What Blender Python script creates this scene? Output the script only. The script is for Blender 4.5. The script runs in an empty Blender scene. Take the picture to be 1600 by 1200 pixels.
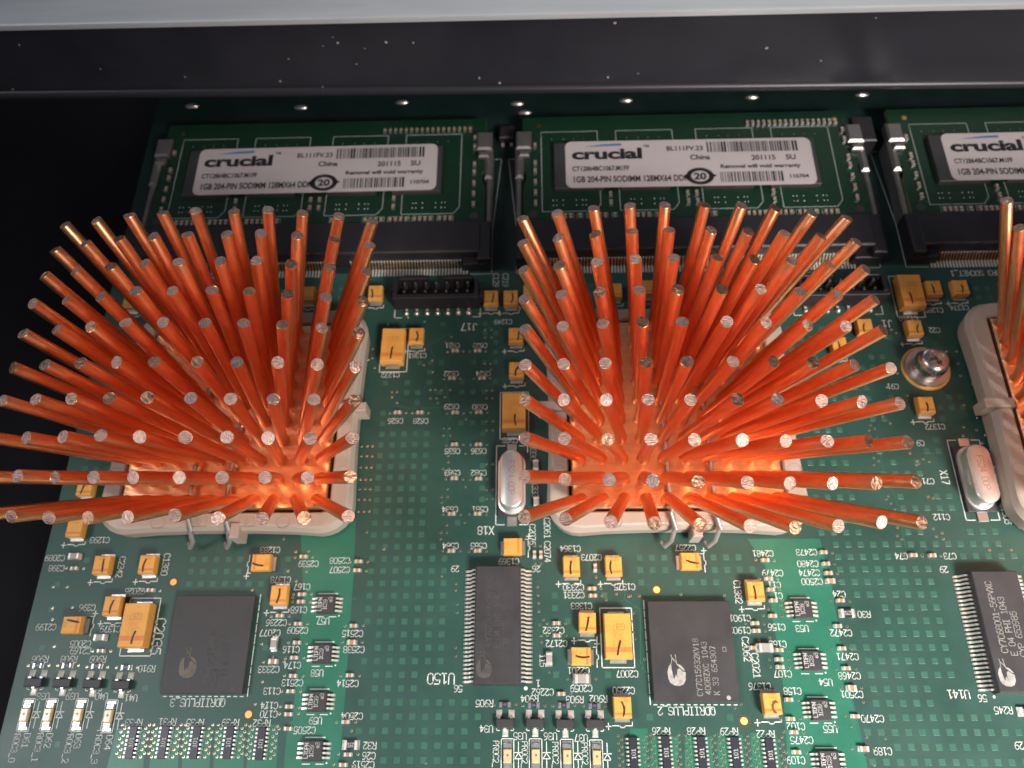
import bpy, math, random
from mathutils import Matrix, Vector
rnd = random.Random(7)
sc = bpy.context.scene
S = 0.1                     # 1 mm of the board = 0.1 Blender units

# ------------------------------------------------------------------ camera
CF = 1230.529               # focal length in pixels of the 1600 px wide photograph
CR = (0.429853, 0.033634, 0.002617)
CP = (6.6862, -17.5215, 131.3798)     # mm, board frame: x right, y away, z up, origin under the long chip U150
cam_d = bpy.data.cameras.new('camera'); cam = bpy.data.objects.new('camera', cam_d)
sc.collection.objects.link(cam); sc.camera = cam
cam.location = [c * S for c in CP]; cam.rotation_euler = CR
cam_d.sensor_width = 36.0; cam_d.lens = CF / 1600 * 36.0
cam_d.clip_start = 0.05; cam_d.clip_end = 2000
cam_d.dof.use_dof = True; cam_d.dof.focus_distance = 11.2; cam_d.dof.aperture_fstop = 0.28

# ------------------------------------------------------------------ light
w = bpy.data.worlds.new('World'); sc.world = w; w.use_nodes = True
w.node_tree.nodes['Background'].inputs[0].default_value = (0.80, 0.84, 1.0, 1)
w.node_tree.nodes['Background'].inputs[1].default_value = 0.10

def lamp(name, loc, aim, size, power, col, spread=180):
    d = bpy.data.lights.new(name, 'AREA'); d.shape = 'RECTANGLE'; d.size, d.size_y = size
    d.energy = power; d.color = col; d.spread = math.radians(spread)
    o = bpy.data.objects.new(name, d); sc.collection.objects.link(o)
    o.location = loc
    o.rotation_euler = (Vector(aim) - Vector(loc)).to_track_quat('-Z', 'Y').to_euler()
    return o
lamp('window_light', (-34, -8, 44), (4, -9, 0), (20, 20), 1550, (0.94, 0.97, 1.0), 42)
lamp('room_light', (26, -32, 31), (10, -7, 1), (20, 16), 4600, (1.0, 0.95, 0.89), 33)
lamp('sky_window', (-10, 110, 46), (0, 14, 2), (50, 26), 11000, (0.80, 0.89, 1.0))

sc.view_settings.view_transform = 'Standard'; sc.view_settings.look = 'None'
sc.view_settings.exposure = 0.0; sc.view_settings.gamma = 1.0
sc.cycles.use_denoising = True
sc.cycles.max_bounces = 10; sc.cycles.glossy_bounces = 8
sc.cycles.caustics_reflective = True; sc.cycles.blur_glossy = 0.5
sc.cycles.sample_clamp_indirect = 8.0

_R = cam.rotation_euler.to_matrix()
def B(px, py, z=0.0):
    """board point (mm) seen at a pixel of the photograph, on the plane at height z"""
    d = _R @ Vector(((px - 800) / CF, -(py - 600) / CF, -1.0))
    t = (z - CP[2]) / d.z
    return (CP[0] + t * d.x, CP[1] + t * d.y)

# ------------------------------------------------------------------ materials
MATS = {}
def mat(name, col, metal=0.0, rough=0.5, var=0.0, vscale=4.0, bump=0.0, bscale=30.0, stretch=None, spec=0.5, trans=0.0, coat=0.0, col2=None):
    m = bpy.data.materials.new(name); m.use_nodes = True
    nt = m.node_tree; bs = nt.nodes['Principled BSDF']
    bs.inputs['Base Color'].default_value = (*col, 1); bs.inputs['Metallic'].default_value = metal
    bs.inputs['Roughness'].default_value = rough; bs.inputs['Specular IOR Level'].default_value = spec
    if trans: bs.inputs['Transmission Weight'].default_value = trans
    if coat: bs.inputs['Coat Weight'].default_value = coat; bs.inputs['Coat Roughness'].default_value = 0.15
    if var or bump:
        tc = nt.nodes.new('ShaderNodeTexCoord'); mp = nt.nodes.new('ShaderNodeMapping')
        nt.links.new(tc.outputs['Object'], mp.inputs['Vector'])
        if stretch: mp.inputs['Scale'].default_value = stretch
        if var:
            n = nt.nodes.new('ShaderNodeTexNoise'); n.inputs['Scale'].default_value = vscale; n.inputs['Detail'].default_value = 6
            n.inputs['Roughness'].default_value = 0.6
            nt.links.new(mp.outputs[0], n.inputs['Vector'])
            r = nt.nodes.new('ShaderNodeMapRange'); r.inputs['From Min'].default_value = 0.3; r.inputs['From Max'].default_value = 0.7
            nt.links.new(n.outputs['Fac'], r.inputs['Value'])
            mx = nt.nodes.new('ShaderNodeMix'); mx.data_type = 'RGBA'
            a = [c * (1 - var) for c in col]; b = list(col2) if col2 else [min(1, c * (1 + var)) for c in col]
            mx.inputs['A'].default_value = (*a, 1); mx.inputs['B'].default_value = (*b, 1)
            nt.links.new(r.outputs[0], mx.inputs['Factor']); nt.links.new(mx.outputs['Result'], bs.inputs['Base Color'])
            r2 = nt.nodes.new('ShaderNodeMapRange'); r2.inputs['To Min'].default_value = max(0.03, rough - 0.10); r2.inputs['To Max'].default_value = min(1, rough + 0.12)
            nt.links.new(n.outputs['Fac'], r2.inputs['Value']); nt.links.new(r2.outputs[0], bs.inputs['Roughness'])
        if bump:
            n2 = nt.nodes.new('ShaderNodeTexNoise'); n2.inputs['Scale'].default_value = bscale; n2.inputs['Detail'].default_value = 4
            nt.links.new(mp.outputs[0], n2.inputs['Vector'])
            bp = nt.nodes.new('ShaderNodeBump'); bp.inputs['Strength'].default_value = bump; bp.inputs['Distance'].default_value = 0.02
            nt.links.new(n2.outputs['Fac'], bp.inputs['Height']); nt.links.new(bp.outputs[0], bs.inputs['Normal'])
    MATS[name] = m; return m
mat('soldermask', (0.020, 0.064, 0.050), rough=0.42, var=0.14, vscale=1.1, bump=0.05, bscale=45)
mat('soldermask_pour', (0.019, 0.135, 0.084), rough=0.36, var=0.07, vscale=2, bump=0.04, bscale=40)
mat('soldermask_dot', (0.034, 0.108, 0.076), rough=0.40, var=0.12, vscale=3)
mat('soldermask_shaded', (0.006, 0.018, 0.016), rough=0.45, var=0.15, vscale=1.5)  # same mask with the shade at the back painted into its colour
mat('trace', (0.024, 0.115, 0.082), rough=0.38)
mat('board_edge', (0.11, 0.12, 0.06), rough=0.7, var=0.2)
mat('silk', (0.70, 0.72, 0.68), rough=0.6, var=0.08, vscale=12)
mat('silk_dim', (0.33, 0.37, 0.33), rough=0.6)
mat('gold', (0.86, 0.62, 0.26), metal=1, rough=0.30)
mat('via_gold', (0.70, 0.60, 0.42), metal=1, rough=0.35)
mat('fiducial_copper', (0.95, 0.50, 0.16), rough=0.5, spec=0.3)
mat('fiducial_ring', (0.05, 0.05, 0.025), rough=0.5)
mat('solder', (0.70, 0.68, 0.65), metal=0.9, rough=0.32, bump=0.25, bscale=25)
mat('tin', (0.88, 0.84, 0.77), metal=0.55, rough=0.34, var=0.08, vscale=9)
mat('copper_pin', (1.0, 0.45, 0.225), metal=1, rough=0.37, var=0.08, vscale=5, bump=0.06, bscale=10, stretch=(4, 4, 0.6))
mat('copper_base', (0.98, 0.55, 0.33), metal=1, rough=0.31, var=0.14, vscale=4, bump=0.45, bscale=7, stretch=(0.7, 3, 1))
mat('copper_cut', (0.56, 0.35, 0.285), metal=1, rough=0.40, var=0.35, vscale=16, bump=1.0, bscale=22, stretch=(1, 3, 1))
mat('copper_cut_brown', (0.42, 0.23, 0.15), metal=1, rough=0.42, var=0.35, vscale=16, bump=0.9, bscale=22)
mat('copper_cut_silver', (0.66, 0.45, 0.38), metal=1, rough=0.36, var=0.4, vscale=18, bump=1.0, bscale=24, stretch=(3, 1, 1))
mat('tantalum', (0.70, 0.335, 0.065), rough=0.48, var=0.07, vscale=5, bump=0.05, bscale=40)
mat('tantalum_band', (0.62, 0.20, 0.045), rough=0.5, var=0.10, vscale=8)
mat('tantalum_print', (0.50, 0.19, 0.03), rough=0.5)
mat('pen_ink', (0.035, 0.012, 0.010), rough=0.55, var=0.3, vscale=12)
mat('pen_ink_brown', (0.16, 0.040, 0.022), rough=0.55, var=0.3, vscale=12)
mat('chip_black', (0.036, 0.034, 0.036), rough=0.50, var=0.18, vscale=2.5, bump=0.10, bscale=55)
mat('chip_mark', (0.34, 0.32, 0.30), rough=0.6, var=0.35, vscale=14)
mat('chip_mark_faint', (0.070, 0.062, 0.058), rough=0.6, var=0.3, vscale=8)
mat('chip_mark_mid', (0.125, 0.108, 0.085), rough=0.6, var=0.3, vscale=8)
mat('chip_print', (0.62, 0.60, 0.58), rough=0.6)
mat('socket_black', (0.015, 0.013, 0.016), rough=0.48, var=0.15, vscale=2, bump=0.06, bscale=35)
mat('frame_plastic', (0.38, 0.315, 0.262), rough=0.45, var=0.03, vscale=2, bump=0.05, bscale=40)
mat('frame_relief', (0.30, 0.23, 0.185), rough=0.5)
mat('terminal_grey', (0.42, 0.39, 0.36), metal=0.8, rough=0.35, var=0.15, vscale=8)
mat('wire_steel', (0.42, 0.40, 0.39), metal=0.6, rough=0.34)
mat('crystal_steel', (0.78, 0.75, 0.71), metal=0.8, rough=0.30, var=0.04, vscale=3)
mat('crystal_etch', (0.30, 0.22, 0.17), rough=0.5)
mat('screw_steel', (0.58, 0.55, 0.53), metal=1, rough=0.25, var=0.10, vscale=6)
mat('washer_steel', (0.70, 0.66, 0.63), metal=1, rough=0.30, var=0.08, vscale=5)
mat('gold_ring', (0.80, 0.50, 0.16), metal=0.6, rough=0.38)
mat('ceramic', (0.36, 0.22, 0.13), rough=0.4)
mat('ceramic_grey', (0.33, 0.30, 0.28), rough=0.4)
mat('resistor_black', (0.028, 0.028, 0.038), rough=0.35)
mat('resistor_top', (0.09, 0.09, 0.13), rough=0.35)
mat('led_body', (0.78, 0.60, 0.34), rough=0.18, var=0.12, vscale=10, trans=0.25, coat=0.6)
mat('led_dot', (0.30, 0.15, 0.05), rough=0.4)
mat('led_cap', (0.82, 0.78, 0.72), rough=0.35)
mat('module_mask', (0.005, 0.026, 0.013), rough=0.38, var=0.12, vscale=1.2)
mat('label_paper', (0.47, 0.405, 0.405), rough=0.55, var=0.03, vscale=1.5)
mat('label_ink', (0.012, 0.010, 0.014), rough=0.6)
mat('label_blue', (0.05, 0.14, 0.34), rough=0.6)
mat('clip_steel', (0.24, 0.225, 0.22), metal=0.75, rough=0.36, var=0.08, vscale=4)
mat('rail_black', (0.033, 0.033, 0.043), spec=0.4, rough=0.36, var=0.15, vscale=0.8, bump=0.04, bscale=25)
mat('rail_lip', (0.026, 0.026, 0.033), spec=0.5, rough=0.34)
mat('rail_silver', (0.78, 0.81, 0.84), metal=0.25, rough=0.42, var=0.06, vscale=1.2, stretch=(0.25, 2, 2), bump=0.05, bscale=8)
mat('dust', (0.55, 0.54, 0.55), rough=0.9)
mat('chassis_dark', (0.004, 0.0035, 0.006), spec=0.15, rough=0.6, var=0.2, vscale=0.4)

# ------------------------------------------------------------------ mesh helpers (all in mm)
class MB:
    def __init__(s): s.v = []; s.f = []; s.m = []; s.mats = []
    def mi(s, m):
        if m not in s.mats: s.mats.append(m)
        return s.mats.index(m)
    def poly(s, pts, m):
        b = len(s.v); s.v += [tuple(p) for p in pts]; s.f.append(tuple(range(b, b + len(pts)))); s.m.append(s.mi(m))
    def loft(s, secs, m, cap0=True, cap1=True, mtop=None):
        n = len(secs[0]); b = len(s.v); k = s.mi(m)
        for sec in secs: s.v += [tuple(p) for p in sec]
        for i in range(len(secs) - 1):
            for j in range(n):
                a = b + i * n + j; c = b + i * n + (j + 1) % n
                s.f.append((a, c, c + n, a + n)); s.m.append(k)
        if cap0: s.f.append(tuple(b + j for j in reversed(range(n)))); s.m.append(k)
        if cap1: s.f.append(tuple(b + (len(secs) - 1) * n + j for j in range(n))); s.m.append(s.mi(mtop) if mtop else k)
    def box(s, cx, cy, z0, z1, w, d, m, ch=0.0, mtop=None, tap=0.0):
        def r(w, d, z): return [(cx - w / 2, cy - d / 2, z), (cx + w / 2, cy - d / 2, z), (cx + w / 2, cy + d / 2, z), (cx - w / 2, cy + d / 2, z)]
        if ch: s.loft([r(w - tap, d - tap, z0), r(w, d, z0 + (z1 - z0) * (0.45 if tap else 0.1)), r(w - tap, d - tap, z1 - ch), r(w - 2 * ch - tap, d - 2 * ch - tap, z1)], m, mtop=mtop)
        else: s.loft([r(w, d, z0), r(w - tap, d - tap, z1)], m, mtop=mtop)
    def cyl(s, cx, cy, z0, z1, r0, r1, m, n=20, mtop=None):
        c = [(math.cos(6.28319 * i / n), math.sin(6.28319 * i / n)) for i in range(n)]
        s.loft([[(cx + r0 * a, cy + r0 * b, z0) for a, b in c], [(cx + r1 * a, cy + r1 * b, z1) for a, b in c]], m, mtop=mtop)
    def lathe(s, cx, cy, prof, m, n=32):
        s.loft([[(cx + r * math.cos(6.28319 * i / n), cy + r * math.sin(6.28319 * i / n), z) for i in range(n)] for r, z in prof], m)
    def tube(s, path, r, m, n=10, mtop=None, r1=None, cap0=True):
        path = [Vector(p) for p in path]; secs = []
        up = Vector((0.3, 1, 0.2)).normalized()
        for i, p in enumerate(path):
            t = (path[min(i + 1, len(path) - 1)] - path[max(i - 1, 0)]).normalized()
            a = t.cross(up)
            if a.length < 0.1: a = t.cross(Vector((1, 0, 0)))
            a.normalize(); c = t.cross(a).normalized(); up = -c if False else up
            rr = r if not callable(r) else r(i)
            secs.append([p + a * (rr * math.cos(6.28319 * k / n)) - c * (rr * math.sin(6.28319 * k / n)) for k in range(n)])
        s.loft([list(reversed(x)) for x in secs], m, mtop=mtop, cap0=cap0)
    def rect(s, x0, y0, x1, y1, z, m): s.poly([(x0, y0, z), (x1, y0, z), (x1, y1, z), (x0, y1, z)], m)
    def seg(s, a, b, wd, z, m, ext=0.5):
        dx, dy = b[0] - a[0], b[1] - a[1]; l = math.hypot(dx, dy)
        if l < 1e-6: return
        ux, uy = dx / l, dy / l; e = wd * ext; h = wd / 2
        ax, ay, bx, by = a[0] - ux * e, a[1] - uy * e, b[0] + ux * e, b[1] + uy * e
        s.poly([(ax + uy * h, ay - ux * h, z), (bx + uy * h, by - ux * h, z), (bx - uy * h, by + ux * h, z), (ax - uy * h, ay + ux * h, z)], m)
    def line(s, pts, wd, z, m):
        for a, b in zip(pts, pts[1:]): s.seg(a, b, wd, z, m)
    def disc(s, cx, cy, z, r, m, n=14): s.poly([(cx + r * math.cos(6.28319 * i / n), cy + r * math.sin(6.28319 * i / n), z) for i in range(n)], m)
    def ring(s, cx, cy, z, r0, r1, m, n=24):
        for i in range(n):
            a, b = 6.28319 * i / n, 6.28319 * (i + 1) / n
            s.poly([(cx + r0 * math.cos(a), cy + r0 * math.sin(a), z), (cx + r1 * math.cos(a), cy + r1 * math.sin(a), z),
                    (cx + r1 * math.cos(b), cy + r1 * math.sin(b), z), (cx + r0 * math.cos(b), cy + r0 * math.sin(b), z)], m)
    def mesh(s, name, smooth=False, ang=38):
        me = bpy.data.meshes.new(name)
        me.from_pydata([(x * S, y * S, z * S) for x, y, z in s.v], [], s.f)
        for m in s.mats: me.materials.append(MATS[m])
        me.polygons.foreach_set('material_index', s.m)
        if smooth:
            me.polygons.foreach_set('use_smooth', [True] * len(s.f)); me.set_sharp_from_angle(angle=math.radians(ang))
        me.update(); return me
    def build(s, name, parent=None, smooth=False, loc=None, rz=0.0):
        return link(name, s.mesh(name, smooth), parent, loc, rz)

def link(name, me, parent=None, loc=None, rz=0.0):
    o = bpy.data.objects.new(name, me); sc.collection.objects.link(o)
    if parent: o.parent = parent
    if loc: o.location = [c * S for c in loc]
    if rz: o.rotation_euler = (0, 0, rz)
    return o
def tag(o, label, cat, group=None):
    o['label'] = label; o['category'] = cat
    if group: o['group'] = group
    return o
def thing(name, label, cat, loc=(0, 0, 0), rz=0.0, group=None):
    return tag(link(name, None, None, loc, rz), label, cat, group)

# stroke font for the silkscreen (grid 4 wide, 6 high)
G = {
 '0': [[(1,0),(3,0),(4,1.2),(4,4.8),(3,6),(1,6),(0,4.8),(0,1.2),(1,0)]], '1': [[(0.8,4.8),(2.2,6),(2.2,0)],[(0.8,0),(3.6,0)]],
 '2': [[(0,4.8),(1,6),(3,6),(4,5),(4,3.8),(0,0),(4,0)]], '3': [[(0,5.2),(1,6),(3,6),(4,5),(4,4),(3,3.1),(1.5,3.1)],[(3,3.1),(4,2.2),(4,1),(3,0),(1,0),(0,0.8)]],
 '4': [[(3,0),(3,6),(0,1.8),(4.2,1.8)]], '5': [[(4,6),(0.4,6),(0.2,3.4),(1.2,3.9),(3,3.9),(4,2.9),(4,1.1),(3,0),(1,0),(0,0.8)]],
 '6': [[(3.6,6),(1.8,5.8),(0.4,4),(0,2),(0.3,0.8),(1.2,0),(3,0),(4,1),(4,2.4),(3,3.4),(1.2,3.4),(0.1,2.2)]], '7': [[(0,6),(4,6),(1.6,0)]],
 '8': [[(1,3.2),(0.2,4),(0.2,5.2),(1,6),(3,6),(3.8,5.2),(3.8,4),(3,3.2),(1,3.2),(0,2.2),(0,1),(1,0),(3,0),(4,1),(4,2.2),(3,3.2)]],
 '9': [[(0.4,0),(2.2,0.2),(3.6,2),(4,4),(3.7,5.2),(2.8,6),(1,6),(0,5),(0,3.6),(1,2.6),(2.8,2.6),(3.9,3.8)]],
 'A': [[(0,0),(2,6),(4,0)],[(0.7,2),(3.3,2)]], 'B': [[(0,0),(0,6),(3,6),(4,5.2),(4,4),(3,3.2),(0,3.2)],[(3,3.2),(4,2.3),(4,1),(3,0),(0,0)]],
 'C': [[(4,1),(3,0),(1.2,0),(0,1.4),(0,4.6),(1.2,6),(3,6),(4,5)]], 'D': [[(0,0),(0,6),(2.6,6),(4,4.6),(4,1.4),(2.6,0),(0,0)]],
 'E': [[(4,0),(0,0),(0,6),(4,6)],[(0,3.1),(3,3.1)]], 'F': [[(0,0),(0,6),(4,6)],[(0,3.1),(3,3.1)]],
 'G': [[(2.6,2.8),(4,2.8),(4,0.8),(3,0),(1.2,0),(0,1.4),(0,4.6),(1.2,6),(3,6),(4,5)]], 'H': [[(0,0),(0,6)],[(4,0),(4,6)],[(0,3),(4,3)]],
 'I': [[(0.8,0),(3.2,0)],[(0.8,6),(3.2,6)],[(2,0),(2,6)]], 'J': [[(0,1),(1,0),(2,0),(3,1),(3,6)]], 'K': [[(0,0),(0,6)],[(4,6),(0,2.4)],[(1.4,3.6),(4,0)]],
 'L': [[(0,6),(0,0),(4,0)]], 'M': [[(0,0),(0,6),(2,2.6),(4,6),(4,0)]], 'N': [[(0,0),(0,6),(4,0),(4,6)]], 'O': [[(1,0),(3,0),(4,1.2),(4,4.8),(3,6),(1,6),(0,4.8),(0,1.2),(1,0)]],
 'P': [[(0,0),(0,6),(3,6),(4,5),(4,3.8),(3,2.9),(0,2.9)]], 'Q': [[(1,0),(3,0),(4,1.2),(4,4.8),(3,6),(1,6),(0,4.8),(0,1.2),(1,0)],[(2.4,1.6),(4.2,-0.4)]],
 'R': [[(0,0),(0,6),(3,6),(4,5),(4,3.9),(3,3),(0,3)],[(2,3),(4,0)]], 'S': [[(0,0.8),(1,0),(3,0),(4,1),(4,2.2),(3,3),(1,3.1),(0,4),(0,5.1),(1,6),(3,6),(4,5.2)]],
 'T': [[(0,6),(4,6)],[(2,6),(2,0)]], 'U': [[(0,6),(0,1.2),(1,0),(3,0),(4,1.2),(4,6)]], 'V': [[(0,6),(2,0),(4,6)]], 'W': [[(0,6),(1,0),(2,4),(3,0),(4,6)]],
 'X': [[(0,0),(4,6)],[(0,6),(4,0)]], 'Y': [[(0,6),(2,3),(4,6)],[(2,3),(2,0)]], 'Z': [[(0,6),(4,6),(0,0),(4,0)]], '_': [[(0,-0.8),(4,-0.8)]], '-': [[(0.6,3),(3.4,3)]],
 '+': [[(2,0.8),(2,5.2)],[(-0.2,3),(4.2,3)]], '.': [[(1.8,0),(2.2,0.3)]], 'e': [[(0,2),(4,2),(3.6,3.4),(2,4),(0.4,3.4),(0,2),(0.6,0.5),(2,0),(3.6,0.5)]], ' ': []}
def stroke(mb, text, cx, cy, rot, h, z, m, wd=None, adv=1.0):
    u = h / 6.0; v = u * 0.84; n = len(text); a = v * 5.1 * adv; wd = wd or h * 0.110
    c, s_ = math.cos(rot), math.sin(rot); x0 = -(n * a - (a - 4 * v)) / 2
    for i, ch in enumerate(text):
        for st in G.get(ch, []):
            pts = []
            for (x, y) in st:
                X = x0 + i * a + x * v; Y = (y - 3) * u
                pts.append((cx + X * c - Y * s_, cy + X * s_ + Y * c))
            mb.line(pts, wd, z, m)
PI = math.pi
UP, DN, CW = 0.0, PI, -PI / 2      # reading direction seen in the photograph

# ------------------------------------------------------------------ chassis around the board
f = MB(); f.rect(-420, -320, 420, 520, -22, 'chassis_dark'); o = f.build('chassis_floor'); o['kind'] = 'structure'
rail = thing('chassis_rail', 'dark rail with silver top crossing the top of the picture above the memory modules', 'rail', (0, 105, 8))
def zb(x): return 8.3 - 0.0162 * x
def zt(x): return 26.9 - 0.006 * x
m = MB(); XL, XR = -260, 260
prof = [(0.0, 0.16), (0.25, 0.07), (0.9, 0.02), (1.9, 0.0)]     # rounded lower lip: (y back, share of height)
secs = []
for x in (XL, -60, 60, XR):
    hb, ht = zb(x) - 8, zt(x) - 8
    sec = [(x, 0.0, ht - 0.15), (x, 0.0, hb + 3.0), (x, 46, hb + 3.0), (x, 46, ht - 0.15)]
    secs.append(sec)
m.loft(secs, 'rail_black'); m.build('front_face', rail)
m = MB(); secs = []
for x in (XL, -60, 60, XR):
    hb = zb(x) - 8
    secs.append([(x, 0.0, hb + 3.0), (x, 0.0, hb + 2.7)] + [(x, 0.35 - 1.15 * math.cos(a), hb + 1.15 - 1.15 * math.sin(a)) for a in [math.radians(d) for d in (-70, -50, -35, -20, -5, 10, 30, 60, 90)]] + [(x, 46, hb), (x, 46, hb + 3.0)])
m.loft(secs, 'rail_lip'); m.build('rounded_lip', rail, smooth=True)
m = MB(); secs = []
for x in (XL, -60, 60, XR):
    ht = zt(x) - 8
    secs.append([(x, -0.25, ht - 0.1), (x, 46, ht - 0.1), (x, 46, ht + 1.2), (x, 0.3, ht + 1.2), (x, -0.15, ht + 0.9), (x, -0.25, ht + 0.5)][::-1])
m.loft(secs, 'rail_silver'); m.build('top_plate', rail, smooth=True)
m = MB()
for px, py, r in ((30,70,.28),(157,108,.16),(289,120,.22),(438,127,.25),(451,92,.2),(505,72,.16),(528,67,.28),(603,66,.33),(646,67,.24),(557,100,.24),(504,136,.2),(749,122,.24),(781,130,.30),(950,121,.26),(961,36,.3),(1198,75,.3),(1283,95,.26),(1369,28,.2),(520,58,.14),(570,76,.16),(20,140,.2),(720,135,.18),(997,115,.18)):
    d = _R @ Vector(((px - 800) / CF, -(py - 600) / CF, -1.0)); t = (104.97 - CP[1]) / d.y
    X, Z = CP[0] + t * d.x, CP[2] + t * d.z; n = 7
    m.poly([(X + r * rnd.uniform(.6, 1.1) * math.cos(6.283 * i / n), -0.03, Z - 8 + r * rnd.uniform(.6, 1.1) * math.sin(6.283 * i / n)) for i in range(n)], 'dust')
o = m.build('dust_specks', rail); o['kind'] = 'stuff'

# ------------------------------------------------------------------ circuit board
EX = -77.4
board = MB()
board.loft([[(EX, -60, z), (200, -60, z), (200, 150, z), (EX, 150, z)] for z in (-1.6, 0.0)], 'board_edge', mtop='soldermask')
board = board.build('circuit_board')
tag(board, 'green circuit board with white printed marks under all the parts', 'circuit board')

def pxpoly(pts, z, m, mb): mb.poly([(*B(x, y), z) for x, y in pts][::-1], m)
m = MB()
pours = [
 [(470,836),(500,822),(556,812),(554,860),(552,905),(546,990),(539,1090),(527,1230),(440,1230),(450,1130),(458,1125),(462,1060),(470,1010),(468,985),(474,950),(473,900)],
 [(1168,842),(1281,842),(1298,910),(1312,1000),(1330,1090),(1362,1230),(1236,1230),(1226,1130),(1224,1075),(1213,1000),(1207,965),(1203,930),(1196,885)],
 [(985,1138),(1012,1138),(1010,1230),(976,1230)], [(1018,1150),(1060,1150),(1058,1230),(1014,1230)],
 [(1070,1150),(1112,1150),(1116,1230),(1070,1230)], [(1120,1145),(1160,1148),(1168,1230),(1124,1230)], [(1172,1145),(1213,1148),(1224,1230),(1178,1230)],
 [(182,1138),(228,1140),(222,1230),(160,1230)], [(240,1138),(282,1140),(276,1230),(230,1230)], [(286,1140),(330,1142),(326,1230),(284,1230)], [(336,1140),(382,1142),(380,1230),(332,1230)], [(388,1132),(436,1132),(430,1230),(384,1230)],
]
for p in pours: pxpoly(p, 0.015, 'soldermask_pour', m)
o = m.build('copper_pour', board); o['kind'] = 'stuff'
m = MB(); m.rect(EX + .02, 67.2, 199.9, 149.9, 0.008, 'soldermask_shaded'); m.build('painted_shade_strip', board)  # dark sheet painting the shade around the modules and below the rail

# keep-out boxes (mm) so that the square copper dots stay clear of parts and print
keep = []
def keepout(cx, cy, w_, d_): keep.append((cx - w_ / 2, cy - d_ / 2, cx + w_ / 2, cy + d_ / 2))
silk = MB(); via = MB()
VIAS = []
def add_via(x, y):
    VIAS.append((x, y))

def text(t, px, py, rot=DN, h=0.97, m='silk', adv=1.0, keepk=True):
    x, y = B(px, py)
    stroke(silk, t, x, y, rot, h, 0.045, m, adv=adv)
    L = len(t) * h * 0.74
    keepout(x, y, *((L + 0.6, h + 0.5) if abs(math.cos(rot)) > .5 else (h + 0.5, L + 0.6)))

# ------------------------------------------------------------------ heat sinks
T1 = [[(101,351),(86,390),(69,430),(51,474),(36,521),(20,574),(4,626),(-12,684),(-28,745),(-42,806)],
[(150,344),(133,380),(117.5,422.5),(104,467.5),(89,514),(70,570),(55.5,624),(41,684),(27,744),(17,807)],
[(202,336),(186,372.5),(172.5,416),(157,462.5),(141,510),(125,567),(111,623),(98,682.5),(86,746),(76,809)],
[(254,332.5),(239,369),(226,411),(212,454),(196,504),(182,565.5),(170,622),(157,680.5),(146,746),(137,809)],
[(305.5,329),(292.5,366),(279,409),(269,454),(254.5,503),(241,565),(230,621),(218,682.5),(208,746),(199.5,808)],
[(365.5,330),(354.5,365.5),(344.5,407.5),(331,453),(320,504.5),(308,565),(298,622),(289.5,683),(280.5,746),(273,806)],
[(419,327.5),(408,364),(401,407),(389.5,455),(380.5,505),(370,566),(360.5,623),(354.5,683),(347,746),(340.5,809.5)],
[(473,332.5),(465,367.5),(455,412.5),(449,459),(442,507.5),(434,566),(427,624),(419,684),(414,746),(409.5,810)],
[(530,337.5),(522.5,374),(515.5,417.5),(509,464),(502.5,512),(496,569),(490.5,624.5),(485,685),(480.5,746),(475,809)],
[(582.5,346),(578,382.5),(572.5,424),(567,470),(561,520),(555.5,572.5),(554,626),(551,684),(547.5,745),(544,807)]]
T2 = [[(816,341),(817,379),(818,421),(819,467),(820,514),(820.5,570),(820,624.5),(820,684),(819.5,745),(819,807.5)],
[(870.5,332.5),(872,371),(874,414),(877,460),(879,509.5),(880.5,569),(881,624.5),(882,685),(882.5,749),(884,811)],
[(927.5,325),(930,365.5),(933,409),(937,455.5),(942,505.5),(945.5,567.5),(947.5,624.5),(949.5,686),(952,750),(954.5,815.5)],
[(984,321),(987.5,361),(993,404.5),(999,453),(1004,503),(1010,566),(1013,624),(1017,686),(1020,751),(1022.5,817.5)],
[(1039,320),(1045.5,359),(1052.5,402.5),(1059,452),(1066,502.5),(1074,565),(1079,624.5),(1085,687),(1091,752.5),(1095,821)],
[(1101,320),(1111,359),(1121,402.5),(1128,452),(1136,502.5),(1145.5,565),(1153,624),(1160,687.5),(1168,754),(1172,822)],
[(1159,321),(1169.5,361),(1179,405),(1189,451),(1197.5,504),(1209,565),(1215.5,624),(1228,689),(1234.5,755),(1242.5,824)],
[(1212,325),(1227,364),(1238,407.5),(1251,455),(1262,507.5),(1271,566),(1284,626),(1293,689),(1301,755),(1310,822)],
[(1269.5,332.5),(1284,369),(1296,412.5),(1309.5,460),(1322,510),(1336,570),(1347,627.5),(1357.5,689),(1370,755),(1378,816)],
[(1324,340),(1339,377.5),(1353,420),(1367.5,467.5),(1380.5,516),(1392.5,575),(1407,630),(1419,691),(1432.5,752.5),(1441,817)]]
ZB = 5.2; PITCH = 3.566; TP = 5.85; PL = 26.8; PR = 0.95

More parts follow.
